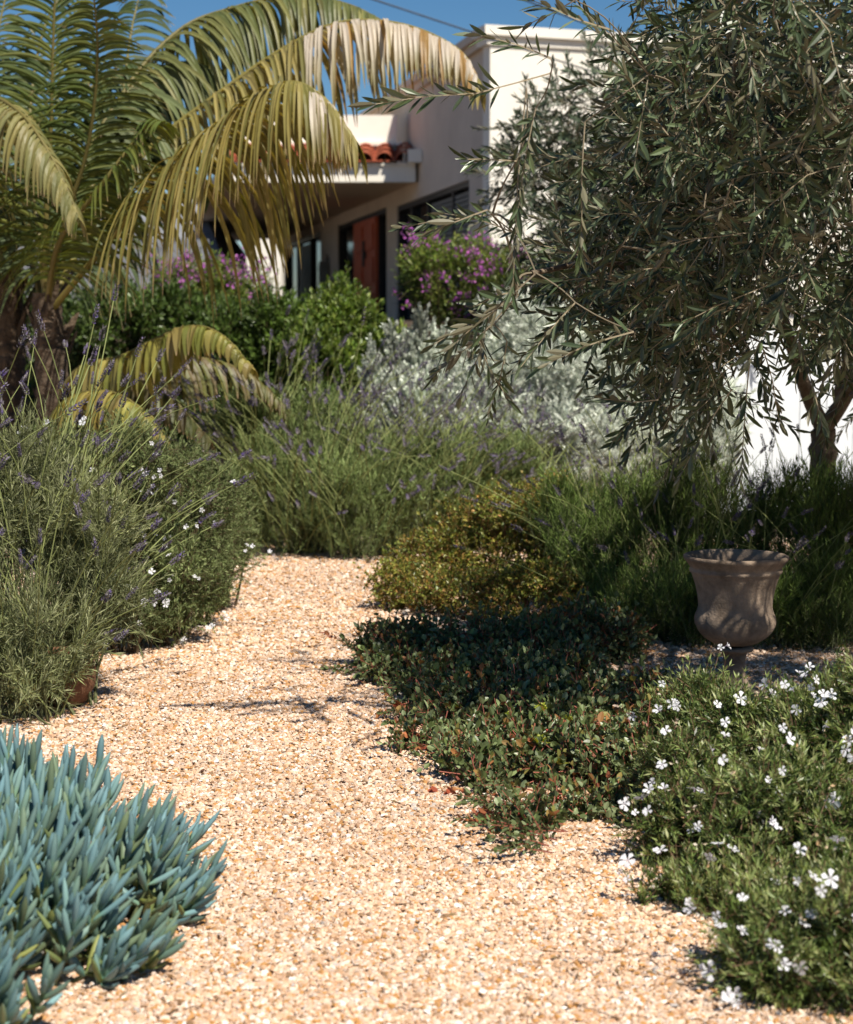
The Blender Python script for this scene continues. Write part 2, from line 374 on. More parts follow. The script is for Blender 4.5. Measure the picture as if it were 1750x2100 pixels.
def shrub(name, label, cat, lobes, n, L, k, T, ln, wd, cols, mat, upb=.5, rnd=.35, group=None, stemc=(.1, .07, .04), **kw):
    c = np.array(lobes[0][:3]); root = thing(name, label, cat, (c[0], c[1], float(gz(c[0], c[1]))), group)
    sub = kw.pop('sub', 9); shell = kw.pop('shell', .4); subr = kw.pop('subr', .33); zmin = kw.pop('zmin', .02)
    P, N, G = lobe_points(lobes, n, shell, sub, subr, zmin)
    d = nrm(N * (1 - upb * .5) + np.array([0, 0, upb]) + R.normal(size=P.shape) * rnd)
    b = B(); bs = B()
    LL = L * (1 + R.normal(size=n) * .25).clip(.5, 1.6) * np.where(R.random(n) < .1, 1.7, 1)
    d = nrm(d + np.where(LL > L * 1.5, 1, 0)[:, None] * np.array([0, 0, .5]))
    cur = leafy(b, bs, P - d * LL[:, None] * .6, d, LL, k, T, ln, wd, cols, grp=G, stemc=stemc, **kw)
    # woody framework from the base out to the twigs
    m = min(n, 90); idx = R.choice(n, m, replace=False); li = np.array([l[:3] for l in lobes])
    tgt = cur[idx, 0]; near = li[np.argmin(((tgt[:, None, :2] - li[None, :, :2]) ** 2).sum(-1), 1)]
    p0 = near.copy(); p0[:, 2] = gz(p0[:, 0], p0[:, 1]); p0[:, :2] += R.normal(size=(m, 2)) * .04
    mid = (p0 + tgt) / 2 + np.array([0, 0, -.04]); t = np.linspace(0, 1, 6)[None, :, None]
    Q = (1 - t) ** 2 * p0[:, None] + 2 * t * (1 - t) * mid[:, None] + t * t * tgt[:, None]
    V, F = tubes(Q, np.linspace(.007, .002, 6), 4); bs.add(V, F, stemc)
    b.build('foliage', mat, root); bs.build('branches', M['twig'], root)
    return root, cur, N

def flowers_on(root, name, cur, N, count, size, me, mat, sel=None, lift=.014):
    """copies of one blossom mesh set on twig tips, each a part"""
    tips = cur[:, -1]; dd = nrm(cur[:, -1] - cur[:, -2])
    sc_ = N[:, 2] * .8 - N[:, 1] * .8 + R.normal(size=len(N)) * .7
    if sel is not None: sc_ = np.where(sel(tips), sc_, -9)
    else: sc_ = sc_ + 0
    # keep only tips on the outer side of the bush towards the path
    hx, hy = proj(tips); cell = np.floor(hx / 30).astype(int) * 1000 + np.floor(hy / 30).astype(int); best = {}
    for i in np.argsort(tips[:, 1]):
        if cell[i] not in best and sc_[i] > -5: best[cell[i]] = i
    order = np.array(list(best.values())); R.shuffle(order)
    chosen = []
    for i in order:
        if len(chosen) >= count: break
        for _ in range(min(count - len(chosen), int(R.choice([1, 1, 2, 3])))): chosen.append(i)
    off = np.array(root.location)
    for q, i in enumerate(chosen):
        o = D.objects.new(name, BL[int(R.integers(0, 5))]); C.objects.link(o); o.parent = root
        nn = nrm((dd[i] * .4 + np.array([0, -.75, .5]) + R.normal(size=3) * .55)[None])[0]
        o.location = tips[i] + nn * lift + R.normal(size=3) * size * .75 - off
        o.rotation_euler = Vector(nn).to_track_quat('Z', 'Y').to_euler(); s = size * (.65 + .6 * R.random()); o.scale = (s, s, s)
    return chosen

def blossom(petals=5, seed=1):
    b = B(); a = np.arange(petals) * 2 * math.pi / petals + R.normal(size=petals) * .12
    # unequal petals: two smaller upper lobes
    d = np.stack([np.cos(a), np.sin(a), np.full(petals, .22)], 1); p = d * .06
    P, F, k = scatter(T_PETAL, p, d, np.tile([0, 0, 1.], (petals, 1)), .66 * (1 + R.normal(size=petals) * .1), .95 * (1 + R.normal(size=petals) * .12), .45)
    b.add(P, F, (.82, .82, .86))
    V, F = tubes(np.array([[[0, 0, -.4], [0, 0, .02], [0, 0, .1]]], float), np.array([.05, .1, .04]), 5); b.add(V, F, (.5, .42, .5))
    return b
BL = []
for cup, wide, tint in ((1, 1, 1), (1.8, .9, .97), (3.2, .7, .93), (.5, 1.08, 1), (2.4, .85, .9)):
    q = blossom(); V = np.concatenate(q.V).copy(); V[:, :2] *= wide; V[V[:, 2] > 0, 2] *= cup; V += R.normal(size=V.shape) * .03
    me_ = mesh('blossom', V, np.concatenate(q.F), np.concatenate(q.C) * tint); me_.materials.append(M['flower']); BL.append(me_)
bl = blossom(); BLOSSOM = mesh('blossom', np.concatenate(bl.V), np.concatenate(bl.F), np.concatenate(bl.C)); BLOSSOM.materials.append(M['flower'])
bl = blossom(5); BLOSSOM2 = mesh('blossom', np.concatenate(bl.V) * np.array([1, .9, 1.5]), np.concatenate(bl.F), np.concatenate(bl.C)); BLOSSOM2.materials.append(M['flower'])

# --- lavender ------------------------------------------------------------
def spike_chunk(b, tips, dirs, ln, cols, rad_=.006, whorls=7, full=True):
    n = len(tips); x, y, z = frames(dirs, R.normal(size=dirs.shape))
    per = 6 if full else 4
    s = np.linspace(0, 1, whorls)
    ph = R.random((n, whorls, per)) * .7 + (np.arange(per) * 2 * math.pi / per)[None, None]
    rd = np.cos(ph)[..., None] * x[:, None, None] + np.sin(ph)[..., None] * z[:, None, None]
    ln = np.broadcast_to(ln, (n,))
    pos = tips[:, None, None] + y[:, None, None] * (s[None, :, None, None] * ln[:, None, None, None]) + rd * .0015
    d = rd * .75 + y[:, None, None] * .8; m = n * whorls * per
    sz = (rad_ * 1.5 * (1 - .45 * np.abs(s - .3)))[None, :, None] * (1 + R.normal(size=(n, whorls, per)) * .15)
    P, F, k = scatter(T_NEEDLE, pos.reshape(-1, 3), d.reshape(-1, 3), rd.reshape(-1, 3), sz.ravel() * .62, sz.ravel() * 1.25, sz.ravel() * 1.4)
    b.add(P, F, np.repeat(pal(m, cols, .25), k, 0))
LAVC = [(.15, .125, .175), (.18, .165, .18), (.12, .105, .13), (.20, .185, .165), (.11, .08, .22), (.13, .115, .12)]
def lavender(name, label, lobes, n, cols, nst, stl, group, spread=.9, lean=(0, 0, 0), parts=80, full=True, stc=(.24, .27, .10), ln=.038, wd=.0032, upb=1.1, bright=1, spl=.05, selp=None):
    root, cur, N = shrub(name, label, 'lavender', lobes, n, .16, 8, T_NEEDLE, ln, wd, cols, M['matte'], upb=upb, rnd=.36, group=group,
                         stemc=(.12, .13, .06), ang=.75, whorl=3, sub=8, shell=.45, stemr=.0014)
    P, Nn, _ = lobe_points(lobes, nst, .25, 6, .3, .1)
    if selp is not None: P, Nn = selp(P, Nn); nst = len(P)
    d = nrm(Nn * np.array([spread, spread, .25]) + np.array([0, 0, 1.15]) + np.array(lean) + R.normal(size=P.shape) * .16)
    L = stl * (1 + R.normal(size=nst) * .25).clip(.45, 1.7)
    P = P - d * .1
    g = np.stack([Nn[:, 0] * .25, Nn[:, 1] * .25, -.12 + 0 * L], 1) + R.normal(size=(nst, 3)) * .12
    st = curves(P, d, L + .1, g, 7, .01); td = nrm(st[:, -1] - st[:, -2])
    off = np.array(root.location)
    np_ = min(parts, nst)
    for i in range(np_):                                  # each stalk with its flower spike is a part
        b = B(); V, F = tubes(st[i:i + 1], np.linspace(.0021, .0013, 7) * (1 if full else 1.5), 4); c = np.array(stc) * (.7 + .7 * R.random()); b.add(V, F, c)
        o = b.build('flower_stalk', M['matte'], root)
        b = B(); l_ = spl * (.7 + .6 * R.random()); spike_chunk(b, st[i:i + 1, -1], td[i:i + 1], l_, LAVC, .0066 if full else .011, 8 if full else 6, full)
        b.build('flower_spike', M['matte'], o)
    if nst > np_:
        b = B(); V, F = tubes(st[np_:], np.linspace(.003, .002, 7), 3); b.add(V, F, stc)
        spike_chunk(b, st[np_:, -1], td[np_:], spl * (.7 + .6 * R.random(nst - np_)), LAVC, .011, 7, False)
        b.build('flower_stalks', M['matte'], root, kind='stuff')
    return root
def lob(px, py, Y, wpx, hpx, dy=None):
    """an ellipsoid lobe whose picture is centred at px,py with half sizes wpx,hpx at depth Y"""
    c = at(px, py, Y); s = Y / FP
    return (c[0], c[1], c[2], wpx * s, (dy if dy else wpx * s * .8), hpx * s)

LAV_NEAR = [(.18, .20, .085), (.24, .25, .12), (.125, .145, .06), (.29, .30, .17)]
LAV_BACK = [(.17, .225, .075), (.23, .28, .11), (.12, .16, .055)]
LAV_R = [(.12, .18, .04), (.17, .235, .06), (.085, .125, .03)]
lavender('lavender_bush', 'large grey green lavender bush at the left path edge with long curved stalks',
         [lob(40, 1180, 6.3, 230, 250), lob(175, 1215, 6.2, 100, 140), lob(-120, 1190, 6.3, 200, 265), lob(60, 1050, 6.5, 150, 150), lob(100, 1310, 6.0, 140, 110), lob(-20, 1390, 5.9, 130, 90), lob(90, 1390, 5.95, 80, 60)],
         3000, LAV_NEAR, 260, .41, 'lavender bushes beside the path', spread=.55, lean=(.05, 0, 0), parts=100, spl=.06, upb=.6)
lavender('lavender_bush', 'blurred lavender bush at the far end of the path, nearest the palms',
         [lob(620, 1010, 10.6, 160, 150), lob(540, 960, 11.0, 90, 140), lob(740, 1050, 10.4, 130, 110)],
         2300, LAV_BACK, 330, .50, 'lavender bushes beside the path', parts=60, full=False, ln=.045, wd=.0045, spl=.085)
lavender('lavender_bush', 'blurred lavender bush at the far end of the path in front of the silver shrubs',
         [lob(880, 1020, 10.8, 170, 130), lob(1000, 1010, 11.0, 140, 110)],
         2100, LAV_BACK, 330, .34, 'lavender bushes beside the path', parts=60, full=False, ln=.045, wd=.0045, spl=.085)
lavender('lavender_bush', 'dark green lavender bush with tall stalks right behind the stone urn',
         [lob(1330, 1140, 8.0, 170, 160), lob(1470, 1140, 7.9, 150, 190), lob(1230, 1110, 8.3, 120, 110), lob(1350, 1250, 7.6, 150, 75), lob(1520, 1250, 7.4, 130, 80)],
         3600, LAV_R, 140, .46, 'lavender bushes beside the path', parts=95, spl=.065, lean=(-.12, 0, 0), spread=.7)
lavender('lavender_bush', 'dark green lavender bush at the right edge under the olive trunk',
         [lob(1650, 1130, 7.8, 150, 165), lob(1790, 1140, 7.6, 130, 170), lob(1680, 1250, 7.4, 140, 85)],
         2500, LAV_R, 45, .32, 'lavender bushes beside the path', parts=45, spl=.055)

# --- pot half hidden by the left lavender
def lathe(prof, seg=64, mod=None):
    pr = np.array(prof, float); n = len(pr); th = np.arange(seg) * 2 * math.pi / seg
    rr = pr[:, 0][:, None] * np.ones(seg)[None]
    if mod is not None: rr = mod(rr, pr[:, 1][:, None], th[None])
    V = np.stack([rr * np.cos(th), rr * np.sin(th), pr[:, 1][:, None] * np.ones(seg)], -1).reshape(-1, 3)
    i = np.arange(n - 1)[:, None] * seg; j = np.arange(seg)[None]; j2 = (j + 1) % seg
    return V, np.stack([i + j, i + j2, i + seg + j2, i + seg + j], -1).reshape(-1, 4)
g = gnd(120, 1450); pot = thing('terracotta_pot', 'round terracotta pot half hidden under the lavender at the left path edge', 'pot', g)
b = B(); V, F = lathe([(.0, .0), (.07, 0), (.105, .03), (.13, .08), (.135, .13), (.12, .18), (.105, .2)], 48); b.add(V + g, F); b.build('body', M['terracotta'], pot, True)
b = B(); V, F = lathe([(.105, .2), (.13, .203), (.134, .22), (.128, .235), (.11, .235), (.1, .21), (.08, .18), (0.0, .17)], 48); b.add(V + g, F); b.build('rim', M['terracotta'], pot, True)

# --- white flowering shrubs (needle leaves)
WC = [(.085, .13, .03), (.125, .175, .045), (.055, .085, .022), (.16, .21, .065)]
root, cur, N = shrub('white_flowering_shrub', 'white flowering rosemary leaved shrub behind the left lavender', 'shrub',
    [lob(350, 1060, 7.6, 170, 150), lob(430, 1130, 8.3, 95, 100), lob(210, 985, 7.2, 170, 110), lob(320, 1180, 7.4, 150, 105), lob(400, 1215, 7.9, 90, 50), lob(465, 1085, 8.5, 65, 85), lob(250, 1250, 7.2, 110, 60), lob(330, 1265, 7.4, 100, 40)], 3400, .13, 9, T_NEEDLE, .021, .0042,
    [(.16, .20, .075), (.22, .25, .11), (.11, .14, .05)], M['matte'], upb=.4, rnd=.4, ang=1.0, whorl=4, group='white flowering shrubs', stemr=.0013)
flowers_on(root, 'blossom', cur, N, 100, .0155, BLOSSOM, M['flower'], sel=lambda t: (t[:, 0] > -1.9))
root, cur, N = shrub('white_flowering_shrub', 'white flowering rosemary leaved shrub in the right foreground before the urn', 'shrub',
    [lob(1640, 1790, 4.1, 220, 210), lob(1555, 1530, 4.85, 150, 112), lob(1440, 1450, 5.05, 45, 55), lob(1760, 1560, 4.6, 190, 200), lob(1440, 1730, 4.3, 115, 110), lob(1700, 2040, 3.7, 210, 150), lob(1390, 1870, 4.0, 100, 65), lob(1540, 1880, 3.9, 150, 100), lob(1430, 1600, 4.6, 110, 90), lob(1720, 1935, 3.52, 220, 150), lob(1590, 1965, 3.5, 110, 80), lob(1270, 1910, 3.95, 60, 35), lob(1760, 1995, 3.4, 220, 95), lob(1590, 2015, 3.4, 110, 60), lob(1430, 1450, 5.1, 40, 40), lob(1400, 1490, 5.0, 60, 60)],
    5600, .14, 10, T_NEEDLE, .021, .0042, WC, M['green'], upb=.45, rnd=.45, ang=1.0, whorl=4, group='white flowering shrubs', stemc=(.12, .07, .04), stemr=.0016, subr=.3, sub=18, shell=.55, tip=([(.26, .31, .11), (.22, .28, .08), (.32, .33, .15)], .55))
flowers_on(root, 'blossom', cur, N, 100, .0175, BLOSSOM2, M['flower'], sel=lambda t: proj(t)[0] < 1790)
bb = B(); m = 420; i = R.choice(len(cur), m); tp = np.repeat(cur[i, -1], 3, 0) + R.normal(size=(m * 3, 3)) * .005
P, F, k = scatter(T_SMALL, tp, nrm(R.normal(size=(m * 3, 3)) + [0, 0, .6]), R.normal(size=(m * 3, 3)), .0075, .012, .01)
bb.add(P, F, np.repeat(pal(m * 3, [(.6, .5, .36), (.5, .32, .17), (.7, .62, .5)]), k, 0)); bb.build('buds', M['matte'], root, kind='stuff')

# --- golden ground cover
GC = [(.20, .22, .04), (.28, .26, .05), (.14, .17, .03), (.36, .20, .06), (.11, .15, .03)]
shrub('mounding_shrub', 'golden bronze small leaved mounding shrub at the right bend of the path', 'shrub',
    [lob(900, 1165, 8.9, 120, 80), lob(1040, 1130, 9.0, 150, 120), lob(1190, 1130, 8.8, 130, 120), lob(830, 1205, 8.4, 75, 50), lob(1080, 1230, 7.9, 150, 80), lob(1130, 1060, 9.3, 100, 80), lob(960, 1220, 8.2, 110, 55)],
    3800, .1, 7, T_SMALL, .019, .012, GC, M['green'], upb=.45, rnd=.45, ang=1.0, whorl=2, stemc=(.16, .08, .04), sub=14, subr=.26)
# --- manzanita-like creeping shrub
MC = [(.115, .155, .05), (.165, .205, .085), (.075, .10, .033), (.21, .25, .13)]
root, cur, N = shrub('creeping_shrub', 'low dark creeping shrub with oval leaves, red stems and berries', 'shrub',
    [(a_, b_, c_ * .85, d_ * (1 + .1 * math.sin(a_ * 9)), e_, f_ * .85) for a_, b_, c_, d_, e_, f_ in [lob(850, 1350, 6.95, 120, 60), lob(1010, 1340, 6.9, 160, 65), lob(1190, 1330, 7.1, 150, 65), lob(790, 1385, 6.6, 75, 40), lob(930, 1415, 6.35, 130, 55), lob(1110, 1410, 6.3, 150, 60), lob(1270, 1430, 6.1, 80, 45),
     lob(1000, 1475, 5.85, 170, 55), lob(1180, 1480, 5.75, 150, 65), lob(1130, 1560, 5.2, 190, 60), lob(1300, 1580, 5.0, 130, 70), lob(900, 1535, 5.5, 90, 28),
     lob(1240, 1665, 4.75, 120, 38), lob(1090, 1690, 4.6, 75, 30), lob(1370, 1500, 5.5, 90, 60), lob(990, 1620, 5.0, 70, 24), lob(1340, 1690, 4.65, 90, 40)]],
    3700, .12, 8, T_OVAL, .0215, .0135, MC, M['manz'], upb=.3, rnd=.65, ang=.95, whorl=2, stemc=(.3, .1, .07), stemr=.0021, g=(0, 0, .15),
    tip=([(.24, .08, .035), (.30, .15, .055), (.22, .22, .06)], .15), sub=16, subr=.3, zmin=.015)
bb = B(); m = 46                        # runners trailing out over the gravel
q = R.integers(0, 7, m); e_ = np.array([(700, 1380), (760, 1330), (800, 1500), (900, 1560), (960, 1630), (1010, 1700), (1060, 1740)])[q]
p0 = np.array([gnd(a + 70 + R.normal() * 35, c + R.normal() * 22) for a, c in e_]) + [0, 0, .03]
dr_ = nrm(np.stack([-1 + R.normal(size=m) * .4, -.45 + R.normal(size=m) * .45, .22 + .25 * R.random(m)], 1))
leafy(bb, bb, p0, dr_, .13 + .13 * R.random(m), 11, T_OVAL, .0205, .013, MC, ang=.95, g=(0, 0, -.12), whorl=2, stemr=.0022, stemc=(.3, .1, .07), tip=([(.30, .07, .035), (.36, .15, .06)], .5))
bb.build('trailing_sprigs', M['manz'], root)
bb = B(); m = 120; i = R.choice(len(cur), m, replace=False); per = 4
ctr = np.repeat(cur[i, -2], per, 0) + R.normal(size=(m * per, 3)) * .006; ctr[:, 2] += .006
pr = [(0.001, -1), (.7, -.7), (1, 0), (.7, .7), (.001, 1)]; TV, TQ = lathe(pr, 7); TQ = np.concatenate([TQ[:, [0, 1, 2]], TQ[:, [0, 2, 3]]])
P, F, k = scatter((TV, TQ), ctr, np.tile([0, 1., 0], (m * per, 1)), np.tile([0, 0, 1.], (m * per, 1)), .0042, .0042, .0042)
bb.add(P, F, np.repeat(pal(m * per, [(.4, .05, .03), (.5, .12, .06), (.3, .04, .04)]), k, 0)); bb.build('berries', M['berry'], root, smooth=True, kind='stuff')
# yellow-green fresh rosettes
bb = B()
for px, py, Y, s in ((1112, 1480, 5.35, .026), (1165, 1500, 5.35, .02), (1108, 1548, 5.1, .026), (1045, 1490, 5.4, .016), (1015, 1522, 5.3, .014), (1150, 1590, 4.95, .02), (940, 1470, 5.7, .013)):
    c = at(px, py, Y) + [0, 0, .03]; a = np.arange(9) * 2.4; el = np.linspace(.25, 1.3, 9)
    d = np.stack([np.cos(a) * np.cos(el), np.sin(a) * np.cos(el), np.sin(el)], 1)
    P, F, k = scatter(T_OVAL, np.tile(c, (9, 1)), d, np.array([0, 0, 1.]) - d * .2 + 0 * d, s * 1.0, s * 1.25); bb.add(P, F, np.repeat(pal(9, [(.36, .43, .045), (.30, .37, .05), (.4, .32, .06)]), k, 0))
bb.build('fresh_leaves', M['green'], root)

# --- blue chalk stick succulents
def chalk(name, label, region, n, grp):
    xs = []; 
    while len(xs) < n:
        x, y = region[0] + (region[1] - region[0]) * R.random(), region[2] + (region[3] - region[2]) * R.random()
        if region[4](x, y): xs += [(x, y)] + [(x + R.normal() * .035, y + R.normal() * .035) for _ in range(3)]
    xs = xs[:n]; xy = np.array(xs); c = xy.mean(0); root = thing(name, label, 'succulent', (c[0], c[1], 0), grp)
    h = np.array([region[5](x, y) for x, y in xs]) * (1 + R.normal(size=n) * .24).clip(.5, 1.5)
    out = nrm(np.concatenate([xy - c, np.zeros((n, 1))], 1)); edge = np.clip(1.3 - h / .2, 0, 1)[:, None]
    d = nrm(np.array([0, 0, 1.]) + out * edge * 1.3 + R.normal(size=(n, 3)) * .18)
    base = np.concatenate([xy, np.zeros((n, 1))], 1)
    stem = curves(base, d, h, np.tile([0, 0, .15], (n, 1)), 5); bs = B(); V, F = tubes(stem, .0045, 5); bs.add(V, F, (.16, .2, .1)); bs.build('stems', M['chalk'], root)
    K = 12; s = np.linspace(.35, 1, K); fi = s * 4; i0 = np.minimum(fi.astype(int), 3); f = (fi - i0)[None, :, None]
    p = (stem[:, i0] * (1 - f) + stem[:, i0 + 1] * f); tan = nrm(stem[:, i0 + 1] - stem[:, i0])
    ref = nrm(R.normal(size=(n, 1, 3))); a = nrm(np.cross(tan, ref)); cc = np.cross(tan, a)
    ph = (np.arange(K) * 2.4)[None, :, None] + R.random((n, 1, 1)) * 6.28
    rd = np.cos(ph) * a + np.sin(ph) * cc; an = np.linspace(1.1, .15, K)[None, :, None] * (1 + R.normal(size=(n, K, 1)) * .15)
    ld = np.cos(an) * tan + np.sin(an) * rd; p = p.reshape(-1, 3); ld = ld.reshape(-1, 3); m = len(p)
    L = np.tile(np.linspace(.065, .082, K), n) * (1 + R.normal(size=m) * .2).clip(.5, 1.5)
    G = np.concatenate([np.zeros((m, 2)), np.full((m, 1), .38)], 1) * (1 - ld[:, 2:3])
    st = curves(p, ld, L, G, 6); r = np.array([.004, .006, .0073, .0073, .0058, .0014])[None] * (1 + R.normal(size=(m, 1)) * .12)
    V, F = tubes(st, r, 6); b = B()
    col = pal(m, [(.135, .245, .265), (.175, .30, .315), (.10, .18, .19), (.14, .225, .18), (.15, .20, .11)], .14)
    tipd = R.random(m) < .04
    old = (np.tile(s, n) < .6) & (R.random(m) < .4); col[old] = pal(old.sum(), [(.2, .22, .07), (.14, .18, .07)], .15)
    cv = np.repeat(col[:, None], 36, 1); cv[tipd, 30:] = (.22, .12, .07); cv[:, :12] *= np.array([1.05, 1.08, .8]); b.add(V, F, cv.reshape(-1, 3)); b.build('leaves', M['chalk'], root, smooth=True)
def reg_a(x, y): return ((x + 1.385) / .80) ** 2 + ((y - 3.80) / .82) ** 2 < 1 + .12 * math.sin(9 * x + 7 * y)
def h_a(x, y):
    q = min(1, ((x + 1.385) / .80) ** 2 + ((y - 3.80) / .82) ** 2); return .04 + .175 * math.sqrt(max(0, 1 - q * .92)) * (1 + .25 * math.sin(14 * x + 2) * math.sin(11 * y))
chalk('chalk_stick_plant', 'clump of blue finger leaved succulents in the bottom left foreground on the gravel', (-2.15, -.4, 2.95, 4.8, reg_a, h_a), 1080, None)

# --- mid and background shrubs
SC = [(.62, .67, .58), (.56, .60, .51), (.72, .74, .66), (.45, .49, .42)]
shrub('silver_shrub', 'silvery white shrub with upright woolly spikes behind the far lavender', 'shrub',
    [lob(860, 860, 12.0, 110, 110), lob(930, 880, 11.9, 110, 100)] + [lob(q, y_, 12.0 + .1 * (q % 3), 20, 95) for q, y_ in ((765, 830), (800, 800), (835, 790), (868, 745), (905, 770), (940, 800), (980, 820))], 2300, .15, 12, T_SMALL, .03, .016, SC, M['silver'], upb=1.0, rnd=.25, ang=.7, whorl=3, group='silver shrubs', stemc=(.4, .4, .36), sub=8, subr=.3)
shrub('silver_shrub', 'feathery silver shrub under the overhanging olive branches', 'shrub',
    [lob(1130, 820, 12.0, 165, 165), lob(1270, 850, 12.2, 150, 150), lob(1030, 860, 11.9, 120, 120), lob(1150, 920, 11.6, 190, 100)], 3800, .2, 12, T_NEEDLE, .035, .008, SC, M['silver'], upb=.5, rnd=.5, ang=.9, whorl=4, group='silver shrubs', stemc=(.4, .4, .36), sub=16, subr=.28)
shrub('silver_shrub', 'feathery silver shrub beside the white gate', 'shrub',
    [lob(1390, 900, 11.8, 120, 130), lob(1450, 940, 11.6, 60, 90)], 1400, .2, 12, T_NEEDLE, .035, .008, SC, M['silver'], upb=.5, rnd=.5, ang=.9, whorl=4, group='silver shrubs', stemc=(.4, .4, .36), sub=14)
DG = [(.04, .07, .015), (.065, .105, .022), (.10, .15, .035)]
BG = [(.10, .165, .025), (.17, .24, .04), (.06, .10, .02), (.22, .27, .06)]
PG = [(.16, .23, .035), (.24, .27, .05), (.10, .16, .035)]
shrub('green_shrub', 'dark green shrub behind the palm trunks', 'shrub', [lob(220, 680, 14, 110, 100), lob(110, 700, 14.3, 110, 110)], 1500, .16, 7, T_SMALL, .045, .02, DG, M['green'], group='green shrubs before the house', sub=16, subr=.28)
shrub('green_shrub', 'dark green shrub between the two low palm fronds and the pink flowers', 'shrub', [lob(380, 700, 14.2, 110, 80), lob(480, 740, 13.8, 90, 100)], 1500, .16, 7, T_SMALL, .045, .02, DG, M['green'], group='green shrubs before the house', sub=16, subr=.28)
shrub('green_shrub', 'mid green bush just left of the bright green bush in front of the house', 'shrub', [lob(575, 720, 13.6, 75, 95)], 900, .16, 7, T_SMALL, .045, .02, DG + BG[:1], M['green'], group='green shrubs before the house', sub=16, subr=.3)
shrub('green_shrub', 'bright green leafy bush in front of the house door', 'shrub', [lob(700, 700, 13.2, 90, 95), lob(770, 740, 13.0, 60, 70), lob(660, 760, 12.8, 80, 80)], 1600, .2, 8, T_SMALL, .045, .02, BG, M['green'], upb=.8, group='green shrubs before the house', sub=18, subr=.25)
shrub('shade_fill_hedge', 'low dark hedge in the shade between the palms and the lavender', 'hedge', [lob(40, 880, 12.2, 150, 90), lob(260, 890, 12.3, 140, 80), lob(460, 900, 12.3, 120, 80), lob(640, 880, 12.5, 110, 90)], 2200, .16, 7, T_SMALL, .045, .02, DG, M['green'], sub=14, subr=.28)  # added to darken gaps where palm fronds only cast shade
PK = [(.45, .12, .42), (.55, .2, .5), (.38, .1, .4)]
def pinkshrub(label, lobes, n, m):
    root, cur, N = shrub('pink_flowering_shrub', label, 'shrub', lobes, n, .25, 10, T_SMALL, .035, .012, PG, M['green'], upb=.8, rnd=.35, group='pink flowering shrubs', sub=14, subr=.28)
    b = B(); i = R.choice(len(cur), m); per = 9; tp = np.repeat(cur[i, -1], per, 0) + R.normal(size=(m * per, 3)) * .022
    d = nrm(R.normal(size=(m * per, 3)) + [0, -.3, .4]); P, F, k = scatter(T_OVAL, tp, d, R.normal(size=d.shape), .022, .028)
    b.add(P, F, np.repeat(pal(m * per, PK, .15), k, 0)); b.build('blossoms', M['flower'], root, kind='stuff')
pinkshrub('pink flowering shrub left of the white garden wall stub', [lob(450, 625, 15.5, 110, 70), lob(360, 620, 16, 70, 60)], 1200, 260)
pinkshrub('pink flowering shrub with yellow green leaves below the dark house window', [lob(970, 600, 14.5, 120, 100), lob(1080, 630, 14.3, 130, 110), lob(880, 580, 14.6, 55, 60), lob(1190, 680, 14, 100, 70)], 2300, 300)

